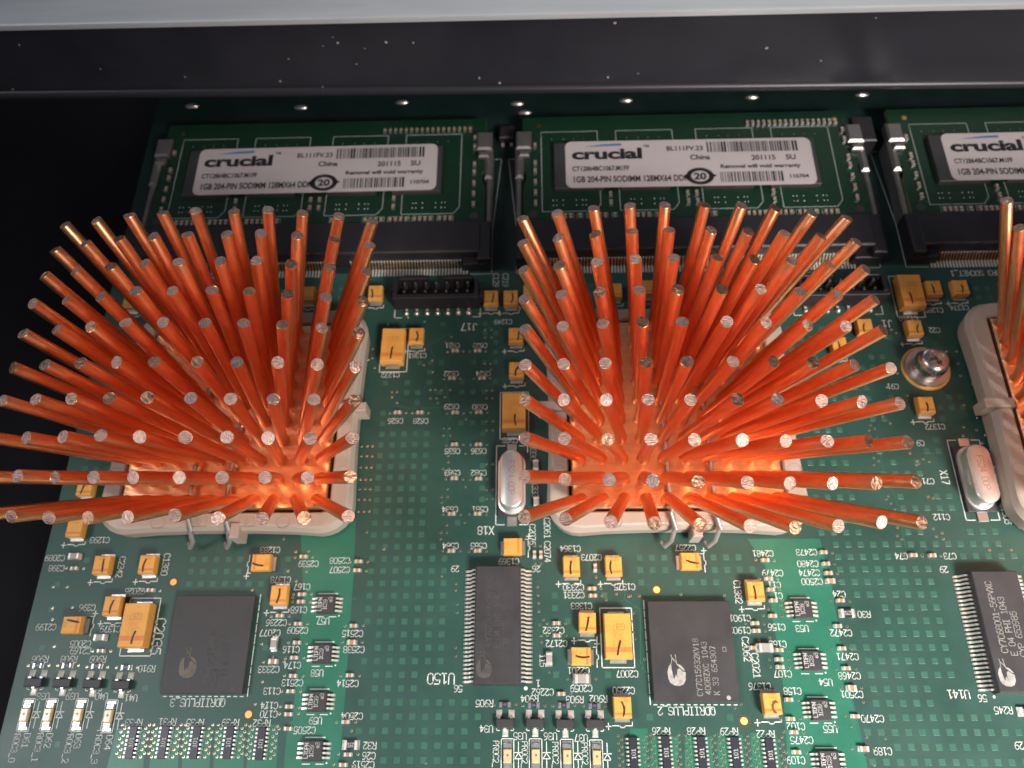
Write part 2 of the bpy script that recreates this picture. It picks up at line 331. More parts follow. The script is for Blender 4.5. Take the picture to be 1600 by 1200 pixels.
def heat_sink(cx, cy, tips, label):
    hs = thing('heat_sink', label, 'heat sink', (cx, cy, 0), 0, 'copper pin heat sinks')
    m = MB(); m.box(0, 0, 2.0, ZB, 34.8, 34.8, 'copper_base', ch=0.25); m.build('base', hs)
    for i in range(10):
        for j in range(10):
            a, b = i - 4.5, 4.5 - j
            bx, by = a * PITCH, b * PITCH
            lx, ly = a * (TP - PITCH), b * (TP - PITCH)
            z = ZB + math.sqrt(PL * PL - lx * lx - ly * ly)
            if tips:
                tx, ty = B(*tips[i][j], z); tx -= cx; ty -= cy
            else:
                tx, ty = a * TP + 2.2 + rnd.uniform(-.35, .35), b * TP + rnd.uniform(-.35, .35)
            p0 = Vector((bx, by, ZB - 0.3)); p3 = Vector((tx, ty, z)); d = p3 - Vector((bx, by, ZB))
            path = [p0]
            for t in (0.035, 0.10, 0.20, 0.5, 0.994):           # pins leave the base upright and lean over within a few mm
                q = Vector((bx, by, ZB)) + Vector((d.x * max(0.0, (t - 0.045)) / 0.955 if t < 1 else d.x, d.y * max(0.0, (t - 0.045)) / 0.955, d.z * t)); path.append(q)
            path.append(p3)
            m = MB()
            m.tube(path, lambda k, n=len(path): PR * (1.22 if k == 0 else 1.06 if k == 1 else 0.94 if k == n - 1 else 1.0), 'copper_pin', n=14, mtop=rnd.choice(('copper_cut', 'copper_cut', 'copper_cut', 'copper_cut_brown', 'copper_cut_brown', 'copper_cut_silver')), cap0=False)
            dh = d.normalized(); rv = Vector((rnd.uniform(-.2, .2), rnd.uniform(-.2, .2), 0))       # every pin is cut off at its own slight angle
            for q in range(len(m.v) - 14, len(m.v)):
                v = Vector(m.v[q]); m.v[q] = tuple(v + dh * ((v - p3).dot(rv)))
            m.build('pin', hs, smooth=True)
    return hs

def rrect(x0, y0, x1, y1, r, z, n=6, dip=0.0):
    P = []
    for (cx, cy, a0) in ((x1 - r, y1 - r, 0), (x0 + r, y1 - r, 90), (x0 + r, y0 + r, 180), (x1 - r, y0 + r, 270)):
        for k in range(n + 1):
            a = math.radians(a0 + 90 * k / n); P.append((cx + r * math.cos(a), cy + r * math.sin(a), z))
    return P

def sink_frame(cx, cy, label, tabs):
    fr = thing('plastic_retainer', label, 'frame', (cx, cy, 0), 0, 'beige plastic heat sink frames')
    W, H, w_, h_ = 21.6, 21.2, 17.9, 17.85
    def outer(i, z, g=0):
        P = []
        def arc(ox, oy, r, a0):
            for k in range(7):
                a = math.radians(a0 + 15 * k); P.append((ox + r * math.cos(a), oy + r * math.sin(a), z))
        r = 5.2; X, Y = W - g, H - g
        arc(X - r, Y - r, r, 0)
        for t in (-.55, -.2, .2, .55)[::-1]: P.append((t * X, Y - (0.55 if abs(t) < .4 else 0.35), z))
        arc(-X + r, Y - r, r, 90)
        for t in (-.45, -.15, .15, .45)[::-1]: P.append((-X + (0.5 if abs(t) < .4 else 0.35), t * Y, z))
        arc(-X + r, -Y + r, r, 180)
        for t in (-.55, -.2, .2, .55): P.append((t * X, -Y + (0.55 if abs(t) < .4 else 0.35), z))
        arc(X - r, -Y + r, r, 270)
        for t in (-.45, -.15, .15, .45): P.append((X - (0.5 if abs(t) < .4 else 0.35), t * Y, z))
        return P
    o0 = outer(0, 0.6, 0.25); o1 = outer(0, 3.7, 0.0); o2 = outer(0, 4.85, 0.55); n = len(o0)
    def inner(z, g=0):                                          # same count, projected on the rectangular opening with small fillets
        P = []
        for (x, y, _) in o2:
            k = max(abs(x) / (w_ + g), abs(y) / (h_ + g)); P.append((x / k, y / k, z))
        return P
    m = MB(); m.loft([inner(0.6), o0, o1, o2, outer(0, 5.0, 0.9), inner(5.0, 0.25), inner(4.75), inner(0.6)], 'frame_plastic', cap0=False, cap1=False)
    link('rim', m.mesh('rim', True, 17), fr)
    for (x, y) in ((-10.5, -19.5), (10.5, -19.5), (-19.6, -11), (19.6, -11), (-19.6, 7.5), (19.6, 7.5), (-9, 19.4), (9, 19.4)):
        m = MB(); m.ring(x, y, 5.012, 1.05, 1.17, 'frame_relief'); m.build('mould_mark', fr)
    for (x, y, rot) in ((-3.6, -19.45, UP), (4.4, -19.45, UP), (-19.6, -1.5, CW), (19.6, -1.5, -CW)):
        m = MB(); w2, h2 = (2.6, 1.6) if abs(math.cos(rot)) > .5 else (1.5, 5.2)
        m.line([(x - w2 / 2, y - h2 / 2), (x + w2 / 2, y - h2 / 2), (x + w2 / 2, y + h2 / 2), (x - w2 / 2, y + h2 / 2), (x - w2 / 2, y - h2 / 2)], 0.09, 5.012, 'frame_relief')
        stroke(m, '0' if w2 > h2 else '10', x, y, rot, 0.9, 5.014, 'frame_relief', wd=0.09)
        m.build('moulded_lettering', fr)
    for (x, y, wx, wy, z0, z1) in tabs:
        m = MB(); m.box(x, y, z0, z1, wx, wy, 'frame_plastic', ch=0.2); m.build('clip_tab', fr)
    return fr

HS = [(-46.0, 35.4), (29.7, 35.2), (105.5, 34.9)]
heat_sink(*HS[0], T1, 'copper pin heat sink nearest the dark left edge of the board')
heat_sink(*HS[1], T2, 'brightest copper pin heat sink in the middle, beside the long black chip')
heat_sink(*HS[2], None, 'copper pin heat sink cut off by the right edge of the picture')
FL = ['beige plastic frame round the base of the left copper heat sink', 'beige plastic frame round the base of the middle copper heat sink', 'beige plastic frame of the heat sink cut off at the right, beside the screw']
for (cx, cy), lb, side in zip(HS, FL, (1, -1, -1)):
    sx = 1 if side > 0 else -1
    tabs = [(2.6, -20.9, 1.6, 2.6, 1.0, 5.35), (sx * 20.4, 0.6, 4.9, 1.7, 2.2, 6.2)]
    sink_frame(cx, cy, lb, tabs)
    keepout(cx, cy, 45, 45)
def wire_clip(cx, cy, xs, label):
    o = thing('wire_clip', label, 'wire clip', (cx, cy, 0), 0, 'wire clips holding the heat sinks')
    z = ZB + 0.75
    for x in xs:
        s = 1.15
        m = MB()
        m.tube([(x - 0.9, -22.1, 1.2), (x - 0.5, -22.9, 1.6), (x + 0.4, -22.3, 3.0), (x + 0.75, -21.0, 5.4), (x + 0.3, -18.5, 6.4), (x + 0.15, -14.5, z + 0.5), (x + .2, -9, z + .5), (x + .1, 0, z + .2), (x, 9, z), (x + 0.1, 15, z + 0.2), (x + 0.4, 18.6, 6.2), (x + 0.5, 20.8, 5.5), (x + 0.4, 21.9, 3.5)], 0.42, 'wire_steel', n=10)
        m.build('wire', o, smooth=True)
    return o
wire_clip(*HS[0], (-5.35, 0.9), 'steel wire clip hooked over the left heat sink frame')
wire_clip(*HS[1], (-1.78, 5.35), 'steel wire clip hooked over the middle heat sink frame')

# ------------------------------------------------------------------ memory sockets and modules
def txt(mb, body, x, y, size, z, m, offset=0.0, sx=1.0, shear=0.0, align='LEFT', space=1.0):
    cu = bpy.data.curves.new('t', 'FONT'); cu.body = body; cu.size = size; cu.offset = offset; cu.align_x = align; cu.shear = shear; cu.space_character = space
    cu.resolution_u = 3
    ob = bpy.data.objects.new('t', cu); sc.collection.objects.link(ob)
    me = bpy.data.meshes.new_from_object(ob.evaluated_get(bpy.context.evaluated_depsgraph_get()))
    for p in me.polygons: mb.poly([(x + me.vertices[i].co.x * sx, y + me.vertices[i].co.y, z) for i in p.vertices], m)
    bpy.data.objects.remove(ob); bpy.data.curves.remove(cu); bpy.data.meshes.remove(me)

SD = 75.28; SW = 70.4; SX0 = 2.95; SY = 66.55
printing_mesh = None; socket_parts = None; module_parts = None
def build_printing():
    p = MB(); z = 0
    W, H = 49.4, 11.7
    txt(p, 'crucial', 1.3, 7.15, 3.7, z, 'label_ink', offset=0.15, sx=1.50, space=0.98)
    p.poly([(3.6, 10.25, z), (11.4, 10.45, z), (11.4, 11.0, z), (8, 10.85, z)], 'label_blue')
    txt(p, 'TM', 15.8, 9.9, 0.9, z, 'label_ink', offset=0.02)
    txt(p, 'CT12864BC1067.M1FF', 1.3, 4.15, 1.62, z, 'label_ink', offset=0.045, sx=0.74)
    txt(p, '1GB 204-PIN SODIMM 128MX64 DDR', 1.3, 1.3, 2.1, z, 'label_ink', offset=0.06, sx=0.675)
    txt(p, 'BL111FV.23', 20.4, 8.9, 1.62, z, 'label_ink', offset=0.04, sx=0.95)
    txt(p, 'China', 25.0, 6.55, 1.7, z, 'label_ink', offset=0.05)
    txt(p, '201115', 37.2, 6.2, 1.75, z, 'label_ink', offset=0.045, sx=.92); txt(p, 'SU', 44.0, 6.2, 1.75, z, 'label_ink', offset=0.045)
    txt(p, 'Removal will void warranty', 30.8, 4.25, 1.3, z, 'label_ink', offset=0.045, sx=1.1)
    txt(p, '110704', 44.0, 1.55, 1.3, z, 'label_ink', offset=0.04)
    r = random.Random(5)
    for (x, x1, y0, y1) in ((28.6, 46.8, 8.35, 11.0), (30.6, 42.8, 0.8, 3.3)):
        while x < x1:
            wd = r.choice((0.16, 0.16, 0.3, 0.42)); p.rect(x, y0, x + wd, y1, z, 'label_ink'); x += wd + r.choice((0.16, 0.22, 0.34))
    cx, cy = 26.6, 2.35
    for i in range(28):
        a, b = 6.2832 * i / 28, 6.2832 * (i + 1) / 28
        q = lambda t, k: (cx + 2.75 * k * math.cos(t), cy + 2.1 * k * math.sin(t), z)
        p.poly([q(a, .64), q(a, 1), q(b, 1), q(b, .64)], 'label_ink')
    p.poly([(cx - 3.4, cy - .1, z), (cx - 2.2, cy - .7, z), (cx - 2.2, cy + .5, z)], 'label_ink')
    p.poly([(cx + 3.4, cy + .1, z), (cx + 2.2, cy + .7, z), (cx + 2.2, cy - .5, z)], 'label_ink')
    txt(p, '20', cx, cy - 0.75, 2.2, z, 'label_ink', offset=0.09, align='CENTER', sx=1.1)
    return p.mesh('printing')

def build_socket(cx, label):
    global socket_parts
    o = thing('memory_socket', label, 'socket', (cx, SY, 0), 0, 'black memory module sockets')
    if socket_parts is None:
        hb = MB()
        hb.box(0, 6.0, 0.25, 4.6, 66.5, 7.4, 'socket_black', ch=0.3)                      # main bar
        hb.box(-33.9, 5.2, 0.25, 4.4, 2.6, 8.9, 'socket_black', ch=0.3); hb.box(33.9, 5.2, 0.25, 4.4, 2.6, 8.9, 'socket_black', ch=0.3)
        hb.box(-31.9, 1.9, 0.2, 2.6, 4.6, 2.4, 'socket_black', ch=0.2); hb.box(31.9, 1.9, 0.2, 2.6, 4.6, 2.4, 'socket_black', ch=0.2)
        ct = MB()
        for k in range(102):
            x = -30.3 + k * 0.6; sl = 0.0
            if abs(x - 5.6) < 1.3: continue
            ct.box(x, 0.55, 0.02, 0.16, 0.30, 1.5, 'tin')
            b = len(ct.v); ct.loft([[(x - .13, 1.25, .1), (x + .13, 1.25, .1), (x + .13, 1.45, .1), (x - .13, 1.45, .1)], [(x - .13, 2.2, 1.5), (x + .13, 2.2, 1.5), (x + .13, 2.4, 1.5), (x - .13, 2.4, 1.5)]], 'via_gold')
            ct.box(x, 2.35, 1.45, 1.75, 0.34, 0.4, 'tin')
        arms = []
        for sgn in (-1, 1):
            a = MB()
            a.box(sgn * 34.65, 17.5, 0.3, 3.9, 1.1, 17.0, 'clip_steel', ch=0.3)
            a.box(sgn * 34.5, 24.0, 0.3, 4.6, 1.7, 8.0, 'clip_steel', ch=0.5)
            a.box(sgn * 33.6, 29.2, 3.2, 5.2, 3.2, 4.6, 'clip_steel', ch=0.4)
            a.box(sgn * 33.5, 25.6, 4.3, 5.3, 2.2, 1.5, 'clip_steel', ch=0.3)
            arms.append(a.mesh('latch', True))
        socket_parts = (hb.mesh('housing'), ct.mesh('contacts'), arms)
    link('housing', socket_parts[0], o); c = link('contacts', socket_parts[1], o); c['kind'] = 'stuff'
    for a in socket_parts[2]: link('latch', a, o)
    return o
def build_module(cx, label):
    global module_parts, printing_mesh
    o = thing('memory_module', label, 'memory module', (cx, SY + 6, 3.1), 0, 'memory modules with paper labels')
    if module_parts is None:
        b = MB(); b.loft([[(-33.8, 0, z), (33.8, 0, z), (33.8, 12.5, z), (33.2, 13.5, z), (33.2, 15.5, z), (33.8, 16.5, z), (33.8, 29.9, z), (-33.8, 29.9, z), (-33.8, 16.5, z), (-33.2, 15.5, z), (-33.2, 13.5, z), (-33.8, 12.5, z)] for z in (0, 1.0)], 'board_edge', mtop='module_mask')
        s = MB(); zz = 1.03
        for k in range(4):
            x0 = -30.0 + k * 15.4
            if k > 1: x0 += 1.0
            s.line([(x0, 5.6), (x0, 25.8), (x0 + 11.6, 25.8), (x0 + 11.6, 7.2), (x0 + 10.4, 5.6), (x0, 5.6)], 0.14, zz, 'silk_dim')
            for gx in (2.2, 2.9, 4.2, 6.8, 8.0, 8.7):
                for gy in (6.9, 8.1): s.disc(x0 + gx, gy + 0.2, zz, 0.12, 'silk', n=6)
            for gx in (2.2, 4.6, 6.6, 8.8): s.disc(x0 + gx, 23.9, zz, 0.11, 'silk_dim', n=6)
        s.line([(-30, 24.6), (-30, 25.8)], .14, zz, 'silk_dim')
        pa = MB()
        def chip(x, y, w_, d_):
            pa.box(x, y, 1.0, 1.42, w_, d_, 'ceramic'); 
            for sg in (-1, 1):
                if w_ > d_: pa.box(x + sg * w_ * .38, y, 1.0, 1.46, w_ * .3, d_ * 1.04, 'solder')
                else: pa.box(x, y + sg * d_ * .38, 1.0, 1.46, w_ * 1.04, d_ * .3, 'solder')
        for (x0, n) in ((-27.6, 4), (-22.6, 1), (-20.8, 4), (-15.8, 1), (-13.4, 5), (-7.4, 1), (3.5, 1), (10.2, 4), (15.2, 4), (20.0, 4), (25, 3)):
            for i in range(n): chip(x0 + i * 1.05, 4.25, 0.55, 1.05)
            s.line([(x0 - .55, 3.35), (x0 - .55, 5.1), (x0 + (n - 1) * 1.05 + .55, 5.1), (x0 + (n - 1) * 1.05 + .55, 3.35), (x0 - .55, 3.35)], 0.1, zz, 'silk_dim')
        for y in (7.6, 10.2, 12.8, 15.6, 17.6, 22.2): chip(-31.3, y, 0.6, 1.15); chip(31.6, y, 0.6, 1.15)
        for x in (-16.4, -1.2, 0.6, 15.6): 
            for y in (7.4, 9.4): chip(x, y, 0.6, 1.1)
        for i in range(17): chip(12.6 + i * 1.12, 26.9, 0.55, 1.1)
        for y in (24.6, 22.0): chip(31.6, y, 0.6, 1.1)
        for sg in (-1, 1): pa.cyl(sg * 31.8, 5.0 if sg < 0 else 5.0, 0.98, 1.03, 0.9, 0.9, 'chip_black', n=16); s.disc(sg * 30.5, 27.6, zz, .55, 'gold', n=12)
        chips = MB(); chips.box(0, 0, 0, 1.05, 9.8, 11.6, 'chip_black', ch=0.1)
        lab = MB()
        lab.loft([[(x, y, z) for x, y, _ in rrect(0, 0, 49.4, 11.7, 1.4, 0)] for z in (0.0, 0.08)], 'label_paper')
        module_parts = (b.mesh('module_board'), s.mesh('module_print'), pa.mesh('surface_parts'), chips.mesh('memory_chip'), lab.mesh('paper_label'))
        printing_mesh = build_printing()
    link('module_board', module_parts[0], o)
    c = link('module_print', module_parts[1], o); c['kind'] = 'stuff'
    c = link('surface_parts', module_parts[2], o); c['kind'] = 'stuff'
    for x in (-22.6, -9.5, 7.0, 20.1): link('memory_chip', module_parts[3], o, (x, 16.2, 1.0))
    lb = link('paper_label', module_parts[4], o, (-25.2 + rnd.uniform(-.2, .2), 10.45, 2.08), rnd.uniform(-.004, .006))
    link('printing', printing_mesh, lb, (0, 0, 0.10))
    return o
POS3 = ('left', 'middle', 'right')
for k, ps in enumerate(('behind the left heat sink', 'behind the middle heat sink', 'at the right edge, behind the screw')):
    cx = SX0 + SW / 2 + (k - 1) * SD
    build_socket(cx, 'black memory socket with metal contacts ' + ps)
    build_module(cx, 'green memory module with printed white label ' + ps)
    x0, x1 = cx - SW / 2, cx + SW / 2
    silk.line([(x0 + 4.2, SY), (x0, SY), (x0, SY + 10.5), (x0 - 1.7, SY + 28.4), (x0 - 0.4, SY + 28.4)], 0.16, 0.045, 'silk_dim')
    silk.line([(x1 - 4.2, SY), (x1, SY), (x1, SY + 10.5), (x1 + 1.7, SY + 28.4), (x1 + 0.4, SY + 28.4)], 0.16, 0.045, 'silk_dim')
    keepout(cx, SY + 16, SW + 3, 34)

# plastic block and joints half hidden below the rail
for (px, py, w_, d_, h_, lb) in ((1350, 200, 4.2, 6.4, 5.0, 'dark plastic block between two memory modules below the rail, above the steel latch'), (792, 205, 3.2, 3.4, 2.2, 'small dark part between the left and middle memory modules')):
    x, y = B(px, py, h_); o = thing('plastic_block', lb, 'component', (x, y, 0))
    m = MB(); m.box(0, 0, 0.1, h_, w_, d_, 'socket_black', ch=0.25); m.build('body', o)
    m = MB()
    for sx in (-1, 1): m.box(sx * w_ * .28, -d_ / 2 - .25, 0.03, .5, .6, .7, 'tin')
    m.build('terminals', o)
for k, (px, py) in enumerate(((628, 160), (808, 162), (978, 157), (1347, 148), (470, 168), (820, 176), (300, 166), (1175, 152))):
    x, y = B(px, py); o = MB(); o.lathe(0, 0, [(1.15, 0.02), (1.05, 0.25), (0.75, 0.55), (0.35, 0.72), (0.02, 0.76)], 'solder', n=16)
    o = o.build('solder_joint', None, True, (x, y, 0)); o.scale = (1.3, 0.55, 0.7); tag(o, 'shiny solder joint just below the rail, ' + ('above right end of the left white label', 'between left and middle modules, upper one', 'above left part of the middle white label', 'above the gap between middle and right modules', 'above middle of the left white label', 'between left and middle modules, lower one', 'at the far upper left', 'above right part of the middle white label')[k], 'solder joint', 'solder joints below the rail')

# ------------------------------------------------------------------ tantalum capacitors
def tantalum(des, px, py, size, plus, label, pen=1, name='tantalum_capacitor', brown=False, mark=True):
    L, Wd, H = {'B': (3.4, 2.8, 1.75), 'D': (7.2, 4.3, 2.4), 'A': (3.2, 2.0, 1.6)}[size]
    x, y = B(px, py, H)
    rz = {'S': 0.0, 'E': PI / 2, 'W': -PI / 2, 'N': PI}[plus]        # local -y is the plus end
    rz0 = rz; rz += rnd.uniform(-.02, .02)
    o = thing(name, label, 'capacitor', (x, y, 0), rz, 'yellow tantalum capacitors')
    bw, bl = Wd, L - 0.25
    m = MB(); m.box(0, 0, 0.1, H, bw, bl, 'tantalum', ch=0.09, tap=0.16); m.build('body', o)
    tw = 2.2 if size == 'B' else 2.5
    for sg in (-1, 1):
        m = MB()
        m.box(0, sg * (L / 2 - 0.10), 0.12, H * 0.46, tw, 0.10, 'terminal_grey')
        m.box(0, sg * (L / 2 + 0.05), 0.02, 0.10, tw + 0.1, 0.6, 'solder')
        m.build('terminal', o)
    m = MB(); by = -bl / 2 + bl * 0.20
    m.rect(-bw / 2 + .12, by - bl * .055, bw / 2 - .12, by + bl * .055, H + 0.006, 'tantalum_band'); m.build('polarity_band', o)
    m = MB()
    if size == 'D':
        stroke(m, 'G37', 0.1, 1.3, PI - 0.0, 0.95, H + 0.008, 'tantalum_print', wd=0.09); m.build('marking', o); m = MB(); stroke(m, '7K6', 0.1, 0.1, PI, 0.95, H + 0.008, 'tantalum_band', wd=0.06); m.build('marking', o); m = MB(); stroke(m, '337', 0.1, -1.1, PI, 0.95, H + 0.008, 'tantalum_band', wd=0.06)
    else:
        stroke(m, '001', 0.1, bl * .33, PI, 0.62, H + 0.008, 'tantalum_print', wd=0.06); stroke(m, '4.7', 0.1, 0.05, PI, 0.5, H + 0.008, 'tantalum_band', wd=0.05)
    m.build('marking', o)
    if pen:
        m = MB(); r = rnd; sx = r.uniform(-.5, .4); ln = bl * r.uniform(.22, .34) if size == 'D' else bl * r.uniform(.5, .65)
        y0 = -bl * .40 if size == 'D' else -bl * .38; cv = r.uniform(-.25, .25); sl = r.uniform(-.2, .5)
        pts = []
        if pen == 2:
            pts = [(0.5 + .55 * math.cos(a), -.55 + .8 * math.sin(a)) for a in [math.radians(d) for d in (60, 90, 120, 160, 200, 230, 255)]]
        else:
            for k in range(7):
                t = k / 6; pts.append((sx + sl * t + cv * math.sin(3.14 * t), y0 + ln * t))
        for k, (p, q) in enumerate(zip(pts, pts[1:])):
            m.seg(p, q, (0.17 + 0.16 * abs(math.sin(k * 1.3 + sx * 9))) * (1.3 if pen == 2 else 1), H + 0.010 + k * .0007, 'pen_ink_brown' if (brown or pen == 2) else 'pen_ink')
        m.build('pen_mark', o)
    # printed outline at the plus end
    c, s_ = math.cos(rz0), math.sin(rz0)
    T = lambda a, b: (x + a * c - b * s_, y + a * s_ + b * c)
    if size == 'D':
        hw, hl = Wd / 2 + .4, L / 2 + .95
        silk.line([T(-hw, hl), T(hw, hl), T(hw, -hl), T(-hw, -hl), T(-hw, hl)], 0.14, 0.045, 'silk')
    else:
        e = -L / 2 - 0.85
        silk.line([T(-1.5, e), T(-.45, e), T(-.25, e - .25), T(.25, e - .25), T(.45, e), T(1.5, e)], 0.14, 0.045, 'silk')
        silk.line([T(1.5, e), T(1.5, e + .5)], 0.12, 0.045, 'silk')
        px_, py_ = T(-2.15 if plus in 'S' else 2.0, e - .1)
        stroke(silk, '+', px_, py_, 0, 1.2, 0.045, 'silk', wd=0.14)
    keepout(x, y, *((Wd + 2, L + 2.6) if plus in 'SN' else (L + 2.6, Wd + 2)))
    return o
TL = 'small yellow capacitor '
for a in [
 ('', 203, 470, 'B', 'S', TL + 'half hidden behind the upper pins of the left heat sink', 0),
 ('', 480, 458, 'B', 'S', TL + 'seen between the upper right pins of the left heat sink', 0),
 ('C', 586, 456, 'B', 'S', TL + 'just left of the black pin header J17', 1),
 ('C1249', 767, 464, 'B', 'S', TL + 'right of header J17 below the print C129', 1),
 ('C219', 798, 464, 'B', 'S', TL + 'below the vertical print C219', 1),
 ('', 829, 455, 'B', 'S', TL + 'behind the upper left pins of the middle heat sink', 0),
 ('', 961, 453, 'B', 'S', TL + 'with pen stroke between top pins of the middle heat sink', 1),
 ('', 1013, 448, 'B', 'S', TL + 'mostly hidden behind the middle heat sink, right of another one', 0),
 ('C1285', 1460, 449, 'B', 'S', TL + 'above the print C1285', 1),
 ('C1374', 1502, 448, 'B', 'S', TL + 'above the print C1374', 1),
 ('', 1580, 449, 'B', 'S', TL + 'behind the pins at the right edge below the socket contacts', 0),
 ('C22', 1430, 511, 'B', 'S', TL + 'above the screw, left of the print C22', 1),
 ('', 1352, 509, 'B', 'S', TL + 'behind right pins of the middle heat sink below the right header', 1),
 ('', 1312, 538, 'B', 'S', TL + 'with pen stroke deep among the right pins of the middle heat sink', 1),
 ('C1372', 1448, 632, 'B', 'S', TL + 'below the screw above the print C1372', 1),
 ('C1361', 650, 523, 'B', 'S', TL + 'above the print C1361 beside a large capacitor', 1),
 ('', 806, 523, 'B', 'S', TL + 'left of the middle heat sink, upper one of two', 1),
 ('', 807, 577, 'B', 'S', TL + 'left of the middle heat sink, lower one of two', 1),
 ('C1369', 801, 853, 'B', 'E', TL + 'lying sideways above the print C1369', 0),
 ('C1293', 116, 824, 'B', 'S', TL + 'below the lower left pins, left of the print C1293', 0),
 ('', 132, 760, 'B', 'S', TL + 'peeping out between the lowest left pins of the left heat sink', 1),
 ('C2342', 158, 882, 'B', 'S', TL + 'left of the vertical print C2342', 1),
 ('C1380', 229, 881, 'B', 'S', TL + 'left of the vertical print C1380', 1),
 ('C1283', 407, 878, 'B', 'W', TL + 'lying sideways under the print C1283', 1),
 ('C1378', 435, 929, 'B', 'S', TL + 'under the print C1378', 1),
 ('C1379', 174, 946, 'B', 'S', TL + 'above the print C1379 right of the print C396', 1),
 ('C2199', 111, 976, 'B', 'E', TL + 'lying sideways beside the print C2199', 1),
 ('C1364', 893, 884, 'B', 'S', TL + 'under the print C1364', 1),
 ('C1375', 959, 884, 'B', 'S', TL + 'above the print C1375', 1),
 ('C2257', 1079, 876, 'B', 'E', TL + 'lying sideways under the print C2257', 1),
 ('C1382', 1181, 923, 'B', 'S', TL + 'right of the vertical print C1382', 1),
 ('C1383', 918, 972, 'B', 'S', TL + 'under the print C1383', 1),
 ('C2201', 908, 1025, 'B', 'E', TL + 'lying sideways above the print C2201', 1),
 ('C2250', 973, 1105, 'B', 'S', TL + 'under the print C2250', 1),
 ('C1376', 1207, 1099, 'B', 'S', TL + 'with a C-shaped pen mark, under the print C1376', 2),
]: tantalum(*a)
TLg = 'large yellow capacitor '
for a in [
 ('C1210', 1425, 453, 'D', 'S', TLg + 'above the print C1210, beside the right pin header', 1),
 ('C1272', 613, 538, 'D', 'S', TLg + 'above the print C1272', 1),
 ('C255', 803, 641, 'D', 'S', TLg + 'left of the middle heat sink above the silver crystal', 1),
 ('C2035', 209, 976, 'D', 'S', TLg + 'left of the vertical print C2035', 1),
 ('C2007', 966, 993, 'D', 'S', TLg + 'above the print C2007 left of the square black chip', 1),
]: tantalum(*a)

# ------------------------------------------------------------------ chips
def gull(mb, x, y, sx, wd, reach, z, m='tin', pad=True):
    """gull-wing lead leaving the body at local (x,y) towards sx"""
    h = wd / 2; t = 0.16
    P = [(0, z), (reach * .35, z), (reach * .6, 0.14), (reach, 0.10)]
    secs = [[(x + sx * u, y - h, zz), (x + sx * u, y + h, zz), (x + sx * u, y + h, zz + t), (x + sx * u, y - h, zz + t)] for u, zz in P]
    if sx < 0: secs = [s[::-1] for s in secs]
    mb.loft(secs, m)
    if pad: mb.box(x + sx * (reach * .85), y, 0.015, 0.09, reach * .62, wd * 1.15, 'solder')

def cypress(mb, cx, cy, s, rot, z, m):
    """the tree emblem: a hatched cone with a dark gap and a forked top"""
    c, d = math.cos(rot), math.sin(rot)
    T = lambda x, y: (cx + s * (x * c - y * d), cy + s * (x * d + y * c), z)
    mb.poly([T(*p) for p in [(-1.0, -.9), (-.8, -1.35), (-.3, -1.62), (.2, -1.68), (.15, -.9), (-.1, -.4), (-.35, -.95), (-.55, .15), (-.5, .9), (-.85, .45), (-1.05, -.1)]], m)
    mb.poly([T(*p) for p in [(.2, -1.68), (.7, -1.5), (1.0, -1.0), (1.05, -.2), (.75, -.1), (.35, .25), (.1, .1), (.05, -.5), (.15, -.9)]], m)
    mb.poly([T(*p) for p in [(.15, .75), (.5, .62), (.85, .25), (1.0, -.05), (.7, .08), (.35, .42), (.12, .6)]], m)
    mb.line([T(-.55, .6)[:2], T(-.45, 1.3)[:2], T(-.5, 1.75)[:2]], .08 * s, z, m); mb.line([T(-.45, 1.45)[:2], T(-.05, 1.0)[:2], T(.12, .7)[:2]], .10 * s, z, m)
    mb.line([T(0, 1.75)[:2], T(.02, 1.3)[:2], T(.1, .8)[:2]], .10 * s, z, m)

def ssop56(x, y, label, bright, text_lines):
    o = thing('long_chip', label, 'chip', (x, y, 0), 0, 'long black chips with leads on both sides')
    m = MB(); m.box(0, 0, 0.25, 2.5, 7.5, 18.4, 'chip_black', ch=0.12, tap=0.35); m.build('body', o)
    lm = MB(); gull(lm, 3.6, 0, 1, 0.30, 1.65, 1.25); lmR = lm.mesh('lead'); lm = MB(); gull(lm, -3.6, 0, -1, 0.30, 1.65, 1.25); lmL = lm.mesh('lead')
    for k in range(28):
        yy = (k - 13.5) * 0.635
        link('lead', lmR, o, (0, yy, 0)); link('lead', lmL, o, (0, yy, 0))
    m = MB(); mk = 'chip_mark' if bright else 'chip_mark_faint'
    e = MB(); cypress(e, -2.0, -6.3, 1.15, 0, 2.508, mk); e.build('emblem', o)
    for i, t in enumerate(text_lines): stroke(m, t, -1.4 + i * 1.35, (2.0, 0.6, -0.6)[i], PI / 2, 0.95, 2.508, mk, wd=0.10 if bright else .08)
    m.build('marking', o); keepout(x, y, 14, 20.5)
ssop56(0, 0, 'long black chip U150 standing upright in the middle of the lower board', False, ('CY7C68001-56PVXC', 'E 04 PHI 1043', 'CYP 653985'))
ssop56(79.06, -1.15, 'long black chip U141 at the right edge with bright lettering', True, ('CY7C68001-56PVXC', 'E 04 PHI 1043', 'CYP 653985'))

